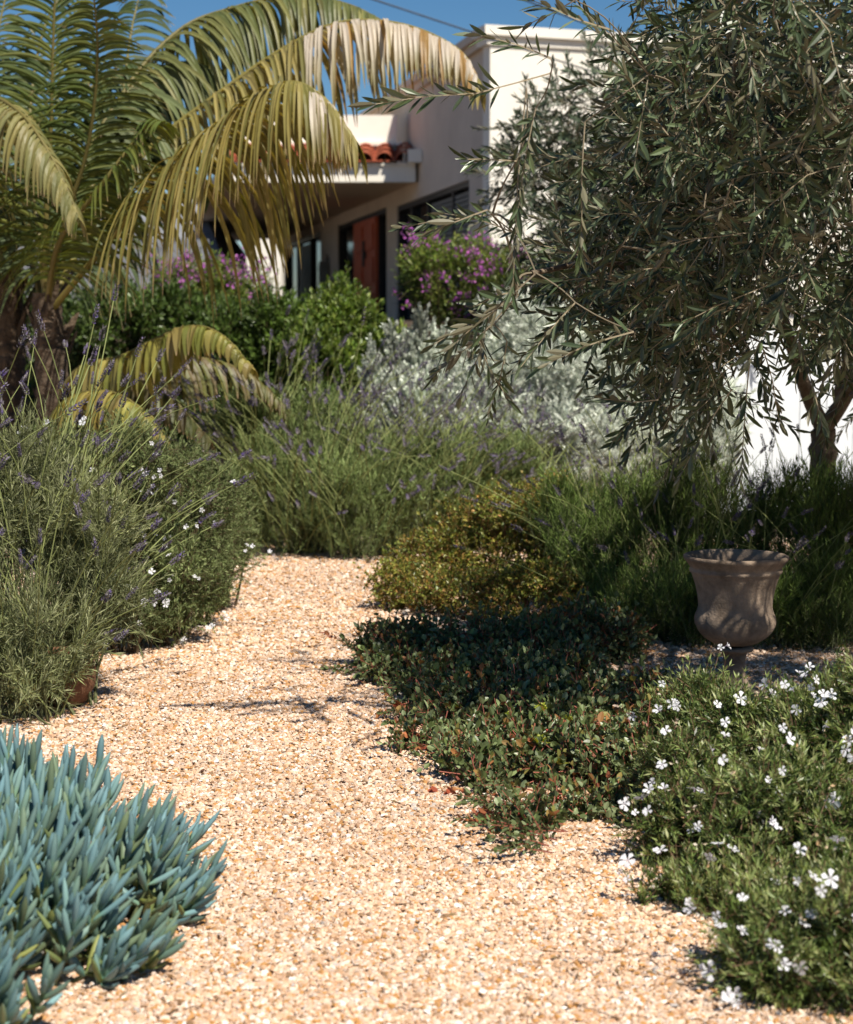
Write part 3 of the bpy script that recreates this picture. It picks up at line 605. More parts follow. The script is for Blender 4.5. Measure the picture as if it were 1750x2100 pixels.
# ------------------------------------------------------------------ palms
def frond(root, ctrl, ll, n=62, wd=.034, droop=1.0, side=1.0, cols=((.17, .17, .045), (.22, .2, .055), (.13, .145, .04)), dry=0.0, rr=.02, start=.12, fwd=.45, dryrange=(0, 1), rib=(.2, .17, .05), fwdtip=0.0):
    P = spline([at(*c) for c in ctrl], 60); b = B()
    V, F = tubes(P[None], np.linspace(rr, rr * .18, 60)[None], 6); b.add(V, F, rib)
    fr = b.build('frond', M['palm'], root, smooth=True)
    b = B(); s = np.linspace(start, .995, n)
    fi = s * 59; i0 = np.minimum(fi.astype(int), 58); f = (fi - i0)[:, None]; pts = P[i0] * (1 - f) + P[i0 + 1] * f; tan = nrm(P[i0 + 1] - P[i0])
    sd = nrm(np.cross(tan, np.array([0, 0, 1.])) + 1e-6)
    prof = np.sin(np.clip((s - start) / (1 - start), 0, 1) ** .42 * math.pi * .84 + .38).clip(.25, 1)
    for sg in (-1, 1):
        p0 = pts + R.normal(size=pts.shape) * .003
        d = nrm(sd * sg * side + tan * (fwd + fwdtip * np.clip((s - .6) / .4, 0, 1)[:, None]) + np.array([0, 0, .25]) + R.normal(size=pts.shape) * .07)
        L = ll * prof * (1 + R.normal(size=n) * .07); K = 9
        cur = [p0]; dd = d.copy(); gq = droop * (1 + R.normal(size=(n, 1)) * .15)
        for k in range(K - 1):
            dd = nrm(dd + np.array([0, 0, -1.]) * gq * (.42 if k < 3 else .3) + R.normal(size=dd.shape) * .02); cur.append(cur[-1] + dd * (L / (K - 1))[:, None])
        cur = np.stack(cur, 1); T = nrm(np.gradient(cur, axis=1))
        # blade width lies in the plane of the frond's spine
        wv = tan[:, None] - (tan[:, None] * T).sum(-1, keepdims=True) * T; wv = nrm(wv + 1e-6)
        nv = np.cross(T, wv)
        W = wd * np.array([.45, .85, 1, 1, .95, .82, .62, .38, .06])[None, :, None] * .5 * (.85 + .3 * R.random((n, 1, 1)))
        V = np.stack([cur - wv * W + nv * W * .35, cur, cur + wv * W + nv * W * .35], 2)  # n,K,3,3
        i = np.arange(n)[:, None, None] * K * 3; j = np.arange(K - 1)[None, :, None] * 3; h = np.arange(2)[None, None]
        Q = np.stack([i + j + h, i + j + h + 1, i + j + 3 + h + 1, i + j + 3 + h], -1).reshape(-1, 4)
        base = pal(n, cols, .13)[:, None, :] * np.ones((1, K, 1)); t = np.linspace(0, 1, K)[None, :, None]
        dk = np.where((s > dryrange[0]) & (s < dryrange[1]), dry, 0)[:, None, None]
        u = R.random((n, 1, 1)); pale = np.array([.52, .46, .38]); tan_c = np.array([.36, .2, .07])
        edge = np.clip((t - .88) / .1, 0, 1); base = base * (1 - edge) + np.array([.38, .27, .15]) * edge
        dd_ = ((u < dk) * 1.0) * np.clip(1.25 - np.abs(t - .25) * 1.7, 0, 1); base = base * (1 - dd_) + pale * dd_
        d3 = ((u > .8) & (dk > .05)) * .75; base = base * (1 - d3) + tan_c * d3
        b.add(V.reshape(-1, 3), Q, np.repeat(base.reshape(-1, 3), 3, 0))
    b.build('leaflets', M['palm'], fr, smooth=False)
def palm_trunk(root, ctrl, r0, r1):
    P = spline([np.array(c) for c in ctrl], 70); k = np.arange(70)
    ring = 1 + .055 * (np.sin(k * 1.9) > .4) + R.normal(size=70) * .012
    b = B(); V, F = tubes(P[None], (np.linspace(r0, r1, 70) * ring)[None], 22); V = V + R.normal(size=V.shape) * .003; b.add(V, F)
    tr = b.build('trunk', M['palmbark'], root, smooth=True)
    b = B(); m = 16; h = R.random(m) * .45 + .53; a = R.random(m) * 6.28; i = (h * 69).astype(int)     # old leaf-base stubs
    o = np.stack([np.cos(a), np.sin(a), 0 * a], 1); p = P[i] + o * r1 * .75
    st = curves(p, nrm(o * .5 + [0, 0, 1.]), .16 + .12 * R.random(m), np.zeros((m, 3)), 4); V, F = tubes(st, np.array([.025, .02, .014, .005]), 5); b.add(V, F, (.8, .7, .6)); b.build('leaf_bases', M['palmbark'], root)
g1 = at(100, 860, 10.3); g1[2] = 0
pa = thing('palm_tree', 'feather palm with large arching fronds over the garden, right one of two trunks', 'palm tree', g1, 'palm trees')
tp = at(95, 600, 10.3); palm_trunk(pa, [g1, (g1 + tp) / 2 + [.03, 0, 0], tp], .115, .08)
Yp = 10.3
FA = ((.25, .215, .06), (.31, .255, .085), (.18, .17, .045))
frond(pa, [(95, 650, Yp), (160, 570, 10.1), (270, 440, 9.8), (400, 300, 9.5), (500, 225, 9.3), (590, 168, 9.1), (665, 200, 9.0), (725, 280, 8.95)], .95, n=106, wd=.029, droop=1.15, fwd=.3, dry=.45, dryrange=(.8, .93), rib=(.27, .23, .06), cols=FA, start=.3, fwdtip=1.3)
frond(pa, [(95, 640, Yp), (180, 480, 10.5), (300, 310, 10.6), (450, 190, 10.6), (580, 100, 10.6), (700, 45, 10.5), (830, 50, 10.4), (940, 100, 10.3), (985, 170, 10.25)], .78, n=98, wd=.029, droop=1.15, dry=.8, dryrange=(.55, .97), rib=(.27, .23, .06), cols=FA, start=.3)
frond(pa, [(95, 630, Yp), (150, 400, 10.9), (260, 180, 11.2), (370, 60, 11.4), (480, 15, 11.5), (600, -10, 11.5), (720, 10, 11.4), (830, 70, 11.3)], .85, n=88, wd=.030, droop=.95, start=.3, cols=((.15, .16, .05), (.2, .19, .06), (.11, .13, .04)))
frond(pa, [(95, 640, Yp), (140, 420, 10.9), (220, 240, 11.1), (310, 150, 11.3), (400, 130, 11.4), (500, 200, 11.5)], .75, n=60, wd=.042, droop=1.0, start=.3, cols=((.15, .17, .08), (.13, .16, .06)))
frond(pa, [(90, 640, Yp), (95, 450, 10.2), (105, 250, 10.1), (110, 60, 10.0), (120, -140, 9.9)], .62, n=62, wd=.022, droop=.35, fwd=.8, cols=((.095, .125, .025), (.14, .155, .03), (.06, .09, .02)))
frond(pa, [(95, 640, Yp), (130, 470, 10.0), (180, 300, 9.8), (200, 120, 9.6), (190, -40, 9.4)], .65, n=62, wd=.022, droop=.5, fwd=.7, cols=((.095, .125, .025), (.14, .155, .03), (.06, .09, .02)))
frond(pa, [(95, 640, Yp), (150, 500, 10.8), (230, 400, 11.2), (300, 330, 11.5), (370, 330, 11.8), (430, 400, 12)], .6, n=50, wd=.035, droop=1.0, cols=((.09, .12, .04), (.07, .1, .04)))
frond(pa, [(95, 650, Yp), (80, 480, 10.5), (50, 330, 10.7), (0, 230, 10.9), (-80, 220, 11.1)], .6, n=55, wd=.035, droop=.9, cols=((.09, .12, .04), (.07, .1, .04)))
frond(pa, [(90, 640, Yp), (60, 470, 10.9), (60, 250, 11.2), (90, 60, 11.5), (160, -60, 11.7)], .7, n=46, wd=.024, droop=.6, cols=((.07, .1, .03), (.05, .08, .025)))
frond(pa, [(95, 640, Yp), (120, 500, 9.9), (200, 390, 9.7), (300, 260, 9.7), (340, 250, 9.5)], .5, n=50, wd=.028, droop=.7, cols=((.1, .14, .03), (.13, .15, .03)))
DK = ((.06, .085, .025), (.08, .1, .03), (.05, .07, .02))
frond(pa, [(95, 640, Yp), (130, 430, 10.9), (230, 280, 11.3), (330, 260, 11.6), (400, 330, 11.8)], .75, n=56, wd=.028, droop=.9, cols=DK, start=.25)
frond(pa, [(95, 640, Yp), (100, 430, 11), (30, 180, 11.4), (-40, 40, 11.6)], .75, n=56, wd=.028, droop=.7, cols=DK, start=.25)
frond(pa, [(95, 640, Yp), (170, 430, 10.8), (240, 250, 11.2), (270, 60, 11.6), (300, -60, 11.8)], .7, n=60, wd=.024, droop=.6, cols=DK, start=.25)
g2 = at(20, 880, 10.9); g2[2] = 0
pb = thing('palm_tree', 'feather palm at the left picture edge, left one of two trunks', 'palm tree', g2, 'palm trees')
tq = at(12, 520, 10.9); palm_trunk(pb, [g2, (g2 + tq) / 2, tq], .12, .09)
frond(pb, [(12, 540, 10.9), (-50, 350, 10.4), (-30, 210, 9.8), (40, 230, 9.4), (110, 330, 9.2), (160, 440, 9.1)], .62, n=60, wd=.034, droop=1.3, cols=((.2, .2, .07), (.25, .22, .08)))
frond(pb, [(12, 540, 10.9), (-20, 300, 11.2), (-10, 100, 11.4), (30, -80, 11.6)], .7, n=46, wd=.026, droop=.5, cols=((.08, .11, .04), (.1, .12, .03)))
frond(pb, [(12, 540, 10.9), (60, 380, 11.2), (150, 220, 11.4), (260, 130, 11.5), (320, 180, 11.6)], .7, n=46, wd=.028, droop=.9, cols=((.07, .1, .03), (.06, .09, .03)))
frond(pb, [(12, 540, 10.9), (-60, 420, 10.6), (-140, 380, 10.3), (-220, 440, 10.1)], .6, n=46, wd=.035, droop=1.1)
frond(pb, [(12, 540, 10.9), (40, 430, 11.4), (100, 380, 11.8), (180, 360, 12.1), (250, 420, 12.4)], .55, n=46, wd=.035, droop=1.0, cols=((.07, .1, .03), (.06, .09, .03)))
g3 = at(125, 900, 9.9); g3[2] = 0
pc = thing('young_palm', 'low young palm with yellow green fronds arching just above the left lavender', 'palm tree', g3)
t3 = g3 + [0, 0, .55]; palm_trunk(pc, [g3, g3 + [.01, 0, .3], t3], .1, .07)
YC = ((.24, .23, .045), (.30, .26, .07), (.16, .175, .035), (.2, .16, .05))
frond(pc, [(125, 800, 9.9), (170, 750, 9.8), (250, 730, 9.6), (330, 690, 9.4), (400, 668, 9.3), (460, 690, 9.15), (515, 750, 9.0)], .36, n=32, wd=.055, droop=1.3, cols=YC, rr=.015, start=.15)
frond(pc, [(125, 850, 9.8), (160, 810, 9.5), (230, 805, 9.2), (300, 850, 9.0), (380, 960, 8.8)], .36, n=46, wd=.035, droop=1.1, cols=YC, rr=.014)
frond(pc, [(125, 800, 9.9), (200, 760, 10.3), (360, 730, 10.6), (500, 760, 10.8), (600, 850, 10.9)], .5, n=50, wd=.035, droop=1.0, rr=.014, cols=((.13, .13, .03), (.16, .12, .05)))
frond(pc, [(125, 830, 9.9), (240, 800, 9.9), (340, 810, 9.8), (430, 900, 9.7)], .4, n=40, wd=.035, droop=1.0, rr=.014, cols=((.07, .08, .02), (.1, .08, .03)))
# ------------------------------------------------------------------ olive trees
def canopy_twigs(b, bs, P, d, L, k, ln, wd, cols, T=T_OLIVE, g=.18):
    n = len(P)
    return leafy(b, bs, P, d, L, k, T, ln, wd, cols, ang=.9, g=np.tile([0, 0, -g], (n, 1)), whorl=2, stemr=.0019, stemc=(.3, .25, .17), start=.06, var=.22)
CAN = [(1100, -150), (1120, 20), (1080, 150), (1100, 250), (1070, 420), (1060, 560), (1000, 650), (960, 770), (1060, 790), (1110, 640), (1250, 680), (1340, 820), (1440, 840), (1500, 800), (1545, 640), (1660, 620), (1730, 700), (1790, 760), (1950, 760), (1950, -150)]
OC = [(.05, .075, .03), (.08, .11, .048), (.03, .046, .02), (.13, .16, .09)]
def grow(br, J, T, col, r0=.0021):
    # join every twig foot to the nearest wood already grown, nearest to the limbs first; radii follow what each branch carries
    dist = np.sqrt(((T[:, None] - J[None]) ** 2).sum(-1)).min(1); order = np.argsort(dist)
    nodes = np.concatenate([J, T[order]]); m0 = len(J); par = np.zeros(len(nodes), int); cst = np.zeros(len(nodes))
    for q in range(m0, len(nodes)):
        v = np.sqrt(((nodes[:q] - nodes[q]) ** 2).sum(1)); w_ = v + .35 * cst[:q]; k = int(np.argmin(w_)); par[q] = k; cst[q] = cst[k] + v[k]
    load = np.ones(len(nodes))
    for q in range(len(nodes) - 1, m0 - 1, -1): load[par[q]] += load[q]
    ch = np.arange(m0, len(nodes)); a = nodes[par[ch]]; e = nodes[ch]; L = np.linalg.norm(e - a, axis=1)
    rr = (r0 * load ** .36).clip(0, .02); ra = np.minimum(rr[par[ch]], rr[ch] * 1.6); t = np.linspace(0, 1, 6)
    bow = R.normal(size=(len(ch), 3)) * (.07 * L)[:, None]; bow[:, 2] += .06 * L
    Q = a[:, None] + (e - a)[:, None] * t[None, :, None] + bow[:, None] * np.sin(t * math.pi)[None, :, None]
    V, F = tubes(Q, ra[:, None] * (1 - t) + rr[ch][:, None] * t, 4); br.add(V, F, col)
def olive_main():
    base = at(1700, 1100, 8.6); base[2] = 0
    root = thing('olive_tree', 'big olive tree in sharp focus, its dense crown above the stone urn', 'olive tree', base, 'olive trees')
    # crown volume in world space
    n = 90000
    P = np.stack([.1 + 4.6 * R.random(n), 4.3 + 5.2 * R.random(n), .9 + 3.6 * R.random(n)], 1)
    px, py = proj(P); inf = (px < 1790) & (py > -40)
    ell = (((P - np.array([2.3, 6.6, 2.5])) / np.array([2.3, 2.7, 1.9])) ** 2).sum(1) < 1
    wgt = np.clip((px - 1000) / 260, .4, 1) * np.clip(1.25 - (py - 250) / 900 * .5, .55, 1.1) * np.clip(1.5 - (P[:, 1] - 4.3) / 3.0, .15, 1)
    ok = np.where(inf, inpoly(px, py, CAN) & (R.random(n) < wgt), R.random(n) < .2) & ell
    el = rad(SUN_EL); sh = P[:, :2] + np.array([-math.sin(rad(SUN_AZ)), -math.cos(rad(SUN_AZ))])[None] * (P[:, 2:3] / math.tan(el))
    sx = 875 + FP * sh[:, 0] / np.maximum(sh[:, 1], 1); sy = 690 + FP * CAMZ / np.maximum(sh[:, 1], 1)
    ok &= ~((sx < 820) & (R.random(n) < .93)) & ~((sh[:, 1] < 5.3) & (sh[:, 0] < 2.6)) & ~((sh[:, 1] > 7.8) & (sx < 1350) & (R.random(n) < .9)) & ~((sh[:, 1] > 7.1) & (R.random(n) < .5))
    # a few holes through which the sun reaches the urn and the creeping shrub
    ug = gnd(1505, 1432); tt = (P[:, 2] - .35) / math.tan(el); ux = ug[0] + math.sin(rad(SUN_AZ)) * tt; uy = ug[1] + math.cos(rad(SUN_AZ)) * tt
    du = np.hypot(P[:, 0] - ux, P[:, 1] - uy); ok &= ~((du < .3) & (R.random(n) < .8)); ok &= ~((sh[:, 1] < 7.0) & (sx < 1350) & (R.random(n) < .45))
    P = P[ok]; print('olive candidates', len(P))
    # light gaps: drop clumps of twigs in a fine 3-d pattern
    ph = np.sin(P[:, 0] * 7.3 + 1) + np.sin(P[:, 1] * 5.9 + P[:, 2] * 3.1) + np.sin(P[:, 2] * 8.7 + P[:, 0] * 2.3)
    P = P[(ph > -1.35) | (R.random(len(P)) < .1)][:6200]; n = len(P)
    out = nrm(P - np.array([2.3, 7.0, 2.4]))
    d = nrm(out * .55 + np.array([-.15, -.1, .0]) + R.normal(size=P.shape) * .95)
    # sprigs that stick out of the crown to the left
    sp_ = [((1130, 120, 4.9), (985, 70, 4.8), .7), ((1130, 150, 5.0), (810, 235, 4.9), .9), ((1010, 440, 5.2), (825, 470, 5.1), 1), ((1060, 330, 5.1), (960, 330, 5.0), 1), ((1000, 430, 5.0), (880, 480, 5.0), 1), ((1060, 480, 5.1), (900, 430, 5.2), 1),
           ((1080, 180, 5.2), (1050, 560, 5.0), 1), ((1100, 220, 5.1), (1065, 400, 5.0), 1), ((1200, 250, 5), (1190, 480, 4.9), 1), ((1100, 560, 5), (930, 720, 5.1), 1), ((1050, 620, 5.3), (900, 780, 5.4), 1), ((1180, 620, 4.9), (1080, 740, 4.8), 1), ((1300, 680, 4.8), (1110, 750, 4.7), 1),
           ((1540, 720, 5.3), (1520, 960, 5.3), 1), ((1500, 800, 5.5), (1400, 965, 5.5), 1), ((1640, 700, 5.2), (1690, 880, 5.1), 1), ((1350, 820, 5.3), (1240, 830, 5.2), 1), ((1250, 60, 4.8), (1100, 15, 4.7), 1), ((1560, 700, 5.6), (1600, 850, 5.7), 1), ((1180, 0, 5), (1080, 60, 5.1), 1),
           ((1000, 660, 5.4), (960, 800, 5.5), 1), ((980, 690, 5.5), (1030, 820, 5.5), 1), ((1060, 600, 5.4), (980, 620, 5.3), 1), ((1040, 700, 5.4), (1010, 850, 5.5), 1), ((1010, 640, 5.2), (900, 700, 5.2), 1)]
    b = B(); bs = B(); cur = canopy_twigs(b, bs, P, d, .25 * (1 + R.normal(size=n) * .25).clip(.5, 1.7), 11, .055, .0118, OC)
    Ps = np.array([at(*a) for a, _, _ in sp_]); Pe = np.array([at(*e) for _, e, _ in sp_]); v = Pe - Ps; L = np.linalg.norm(v, axis=1)
    for i in range(len(sp_)):
        k = max(6, int(L[i] / .022)); k = min(k, 24)
        leafy(b, bs, Ps[i:i + 1] + [0, 0, 0], nrm(v[i:i + 1] + [0, 0, .1 * L[i]]), L[i], k, T_OLIVE, .058, .0122, OC, ang=.75, g=np.array([[0, 0, -.1]]), whorl=2, stemr=.0026, stemc=(.3, .25, .17), start=.05 if L[i] < .3 else .35)
    # skeleton: trunk, limbs, boughs to clusters, thin branches to twigs
    f1 = at(1690, 880, 8.5)
    tr = B(); tp_ = spline([base, at(1688, 1000, 8.55), f1], 16); V, F = tubes(tp_[None], (np.linspace(.072, .056, 16) * (1 + R.normal(size=16) * .05))[None], 14); tr.add(V + R.normal(size=V.shape) * .004, F); tr.build('trunk', M['bark'], root, smooth=True)
    limbs = [spline([f1, at(1650, 790, 8.3), at(1600, 640, 7.6), at(1500, 420, 6.6), at(1350, 220, 5.8)], 20),
             spline([f1, at(1720, 820, 8.5), at(1760, 640, 8.2), at(1800, 300, 7.2), at(1700, 180, 6.2), at(1500, 60, 5.5)], 20),
             spline([f1, at(1740, 800, 8.2), at(1800, 600, 7.0), at(1900, 450, 5.8), at(2100, 250, 5.2)], 20),
             spline([at(1600, 640, 7.6), at(1450, 600, 6.6), at(1250, 540, 6.1), at(1090, 560, 5.7)], 20),
             spline([at(1720, 700, 8.3), at(1850, 500, 9), at(1900, 200, 9.4)], 20)]
    for i, l in enumerate(limbs):
        lb = B(); V, F = tubes(l[None], np.linspace(.042 if i < 3 else .018, .008, 20)[None], 9); lb.add(V, F); lb.build('limb', M['bark'], root, smooth=True)
    br = B(); J = np.concatenate([l[3:] for l in limbs]); grow(br, J, np.concatenate([P - d * .02, Ps]), (.17, .14, .095), r0=.0016)
    br.build('branches', M['twig'], root); b.build('foliage', M['olive'], root); bs.build('twigs', M['twig'], root)
olive_main()
def olive_back():
    base = at(1330, 900, 12.8); base[2] = float(gz(base[0], 12.8))
    root = thing('olive_tree', 'smaller blurred olive tree standing behind the big one against the sunlit white house wall', 'olive tree', base, 'olive trees')
    lobes = [lob(1330, 330, 12.8, 240, 220), lob(1240, 520, 12.6, 180, 130), lob(1480, 420, 12.9, 200, 280), lob(1150, 400, 12.7, 110, 160), lob(1420, 640, 12.7, 130, 90)]
    P, N, G = lobe_points(lobes, 1500, .75, 10, .35, .3); n = len(P)
    b = B(); bs = B(); d = nrm(N * .7 + R.normal(size=P.shape) * .4 + [0, 0, .1])
    leafy(b, bs, P, d, .3, 11, T_OLIVE, .062, .014, [(.07, .095, .055), (.1, .13, .08), (.05, .07, .04)], ang=.75, g=(0, 0, -.15), whorl=2, stemr=.002, stemc=(.25, .2, .14))
    f = at(1340, 700, 12.8); tr = B(); l = spline([base, (base + f) / 2 + [.04, 0, 0], f], 14); V, F = tubes(l[None], np.linspace(.09, .07, 14)[None], 10); tr.add(V, F); tr.build('trunk', M['bark'], root, smooth=True)
    idx = R.choice(n, 160, replace=False); t = np.linspace(0, 1, 8)[None, :, None]
    c8 = np.array([l_[:3] for l_ in lobes]); Q = (1 - t) * f + t * c8[:, None] + np.sin(t * 3.14) * np.array([0, 0, -.1]); V, F = tubes(Q, np.linspace(.045, .02, 8), 7); br = B(); br.add(V, F, (.2, .16, .11))
    near = c8[np.argmin(((P[idx][:, None] - c8[None]) ** 2).sum(-1), 1)]; Q = (1 - t) * near[:, None] + t * P[idx][:, None]; V, F = tubes(Q, np.linspace(.012, .003, 8), 4); br.add(V, F, (.22, .18, .12))
    br.build('branches', M['twig'], root); b.build('foliage', M['olive_far'], root); bs.build('twigs', M['twig'], root)
olive_back()

# ------------------------------------------------------------------ urn
def urn():
    g = gnd(1505, 1432); root = thing('stone_urn', 'weathered stone garden urn with flared rim on a narrow foot under the olive tree', 'urn', g)
    s = g[1] / FP
    z = lambda y: (1432 - y) * s * 1.0
    def prof(pairs): return [(r * s, z(y)) for r, y in pairs]
    def gad(rr, zz, th):
        w_ = np.exp(-((zz - z(1272)) / (32 * s)) ** 2); return rr * (1 + w_ * .075 * np.abs(np.sin(th * 5 + .4)) ** .7)
    body = [(4, 1322), (32, 1318), (54, 1309), (70, 1294), (78, 1276), (79, 1260), (76, 1248), (75, 1238), (77, 1222), (80, 1205), (84, 1190), (89, 1175), (92, 1168)]
    body = [(float(a), float(c)) for a, c in spline([(a, c, 0) for a, c in body], 70)[:, :2]]
    b = B(); V, F = lathe(prof(body), 120, gad); b.add(V + g, F); b.build('bowl', M['urn'], root, smooth=True)
    b = B(); V, F = lathe(prof([(92, 1168), (95, 1166), (95.5, 1161), (93, 1159), (96, 1153), (101, 1146), (106, 1141), (108, 1137), (107.5, 1133), (104, 1131), (99, 1132), (93, 1137), (88, 1150), (80, 1200), (60, 1215), (2, 1215)]), 96)
    b.add(V + g, F); b.build('rim', M['urn'], root, smooth=True)
    b = B(); V, F = lathe(prof([(20, 1322.5), (38, 1323), (40, 1327), (37, 1331), (27, 1334), (23, 1345), (22, 1365), (25, 1385), (33, 1398), (44, 1404), (46, 1410), (46, 1412)]), 72); b.add(V + g, F); b.build('foot', M['urn'], root, smooth=True)
    b = B(); h = 52 * s; box(b, g[0] - h, g[0] + h, g[1] - h, g[1] + h, g[2] - .01, z(1412)); b.build('plinth', M['urn'], root)
urn()

# ------------------------------------------------------------------ house
DC = 26.0; X0 = (1000 - 875) / FP * DC
O0 = np.array([X0, DC]); WD = nrm(np.array([[-.21, 1.0]]))[0]; WN = np.array([-WD[1], WD[0]])   # left wall runs back, WN points out to the left
FD = nrm(np.array([[.96, .33]]))[0]; FN = np.array([FD[1], -FD[0]])
def oriented(b, o, d, nrm_, u0, u1, n0, n1, z0, z1, col=(1, 1, 1)):
    V = []
    for zz in (z0, z1):
        for u, n_ in ((u0, n0), (u1, n0), (u1, n1), (u0, n1)):
            q = o + d * u + nrm_ * n_; V.append((q[0], q[1], zz))
    b.add(V, [(3, 2, 1, 0), (4, 5, 6, 7), (0, 1, 5, 4), (1, 2, 6, 5), (2, 3, 7, 6), (3, 0, 4, 7)], col)
def wallgrid(b, o, d, n_, L, z0, z1, ops, th=.3):
    us = sorted({0, L, *[v for q in ops for v in q[:2]]}); zs = sorted({z0, z1, *[v for q in ops for v in q[2:4]]})
    for i in range(len(us) - 1):
        for j in range(len(zs) - 1):
            uc = (us[i] + us[i + 1]) / 2; zc = (zs[j] + zs[j + 1]) / 2
            if any(q[0] < uc < q[1] and q[2] < zc < q[3] for q in ops): continue
            oriented(b, o, d, n_, us[i], us[i + 1], -th, 0, zs[j], zs[j + 1])
hs = thing('house', 'white stucco house with red tile porch roof, dark framed openings and red door', 'house', (O0[0], O0[1], 1.4))
TOP = 5.45; FZ = 1.5
ops = [(1.2, 7.0, FZ, 3.66), (8.0, 13.9, FZ, 3.72), (16.4, 23.0, FZ, 3.75)]
b = B(); wallgrid(b, O0, WD, WN, 25.0, .5, TOP, ops); b.build('side_wall', M['stucco_tan_shade'], hs)
fops = [(2.35, 4.3, 2.2, 3.75)]
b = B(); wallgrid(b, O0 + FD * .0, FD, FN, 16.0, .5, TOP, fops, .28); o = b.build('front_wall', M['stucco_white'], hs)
o.location = (float(FN[0]) * .06 , float(FN[1]) * .06, 0)
b = B()
oriented(b, O0, FD, FN, -.06, 16, -.35, .10, TOP + .003, TOP + .12); oriented(b, O0, FD, FN, -.12, 16, -.35, .17, TOP + .123, TOP + .26)
b.build('cornice', M['stucco_white'], hs)
b = B(); oriented(b, O0, WD, WN, .32, 25, -.3, .08, TOP + .003, TOP + .115); oriented(b, O0, WD, WN, .36, 25, -.3, .15, TOP + .118, TOP + .24); b.build('side_cornice', M['stucco_tan_shade'], hs)
b = B(); V = [tuple(O0 + FD * .3 - FN * .3 + WD * .1) + (TOP - .05,), tuple(O0 + FD * 15.8 - FN * .3) + (TOP - .05,), tuple(O0 + FD * 15.8 + WD * 24) + (TOP - .05,), tuple(O0 + WD * 24.8) + (TOP - .05,)]
b.add(V, [(0, 1, 2, 3)]); b.build('flat_roof', M['greyroof'], hs)
def opening(o, d, n_, q, mull, slats=None, rec=.12, pane=True):
    u0, u1, z0, z1 = q; b = B(); f = .09
    oriented(b, o, d, n_, u0 + .002, u0 + f, -.2, -.03, z0, z1 - .002); oriented(b, o, d, n_, u1 - f, u1 - .002, -.2, -.03, z0, z1 - .002)
    oriented(b, o, d, n_, u0 + f, u1 - f, -.2, -.03, z1 - f, z1 - .002); oriented(b, o, d, n_, u0 + f, u1 - f, -.2, -.03, z0 + .001, z0 + f)
    for m in mull: oriented(b, o, d, n_, m - .05, m + .05, -.19, -.035, z0 + f, z1 - f)
    w_ = b.build('window', M['dark'], hs)
    if pane:
        b = B(); oriented(b, o, d, n_, u0 + f, u1 - f, -.13, -.12, z0 + f, z1 - f); b.build('pane', M['glass'], w_)
    if slats:
        for a, c in slats:
            b = B(); z = z0 + .15
            while z < z1 - .15:
                oriented(b, o, d, n_, a, c, -.1, -.06, z, z + .055); z += .075
            b.build('shutter', M['shutter'], w_)
    return w_
opening(O0, WD, WN, ops[0], [2.5, 4.4, 5.8], slats=[(1.5, 4.2)])
opening(O0, WD, WN, ops[1], [9.0, 11.7], pane=True)
opening(O0, WD, WN, ops[2], [18.4, 20.8], slats=[(18.6, 20.6)])
opening(O0, FD, FN, fops[0], [3.3], slats=[(2.5, 4.2)])
b = B(); oriented(b, O0, WD, WN, 9.06, 11.64, -.1, .02, FZ + .02, 3.62); dr = b.build('door', M['door'], hs)
b = B()
for a in (9.25, 10.5):
    for z in (FZ + .15, FZ + .85, FZ + 1.5): oriented(b, O0, WD, WN, a, a + .9, .022, .05, z, z + .5)
b.build('door_panels', M['door'], dr)
b = B(); oriented(b, O0, WD, WN, 10.1, 10.25, .022, .08, 2.7, 3.2); b.build('door_grille', M['iron'], dr)
# wall lantern on the pier
b = B()
p_ = O0 + WD * 15.1; 
for (a, c, z0, z1) in ((-.16, .16, 2.5, 2.85), (-.2, .2, 2.45, 2.5), (-.2, .2, 2.85, 2.9), (-.1, .1, 2.9, 3.0), (-.03, .03, 3.0, 3.15)): oriented(b, p_, WD, WN, a, c, .03, .22 if z0 != 3.0 else .08, z0, z1)
oriented(b, p_, WD, WN, -.04, .04, 0, .03, 2.4, 3.1); b.build('wall_lantern', M['shutter'], hs)
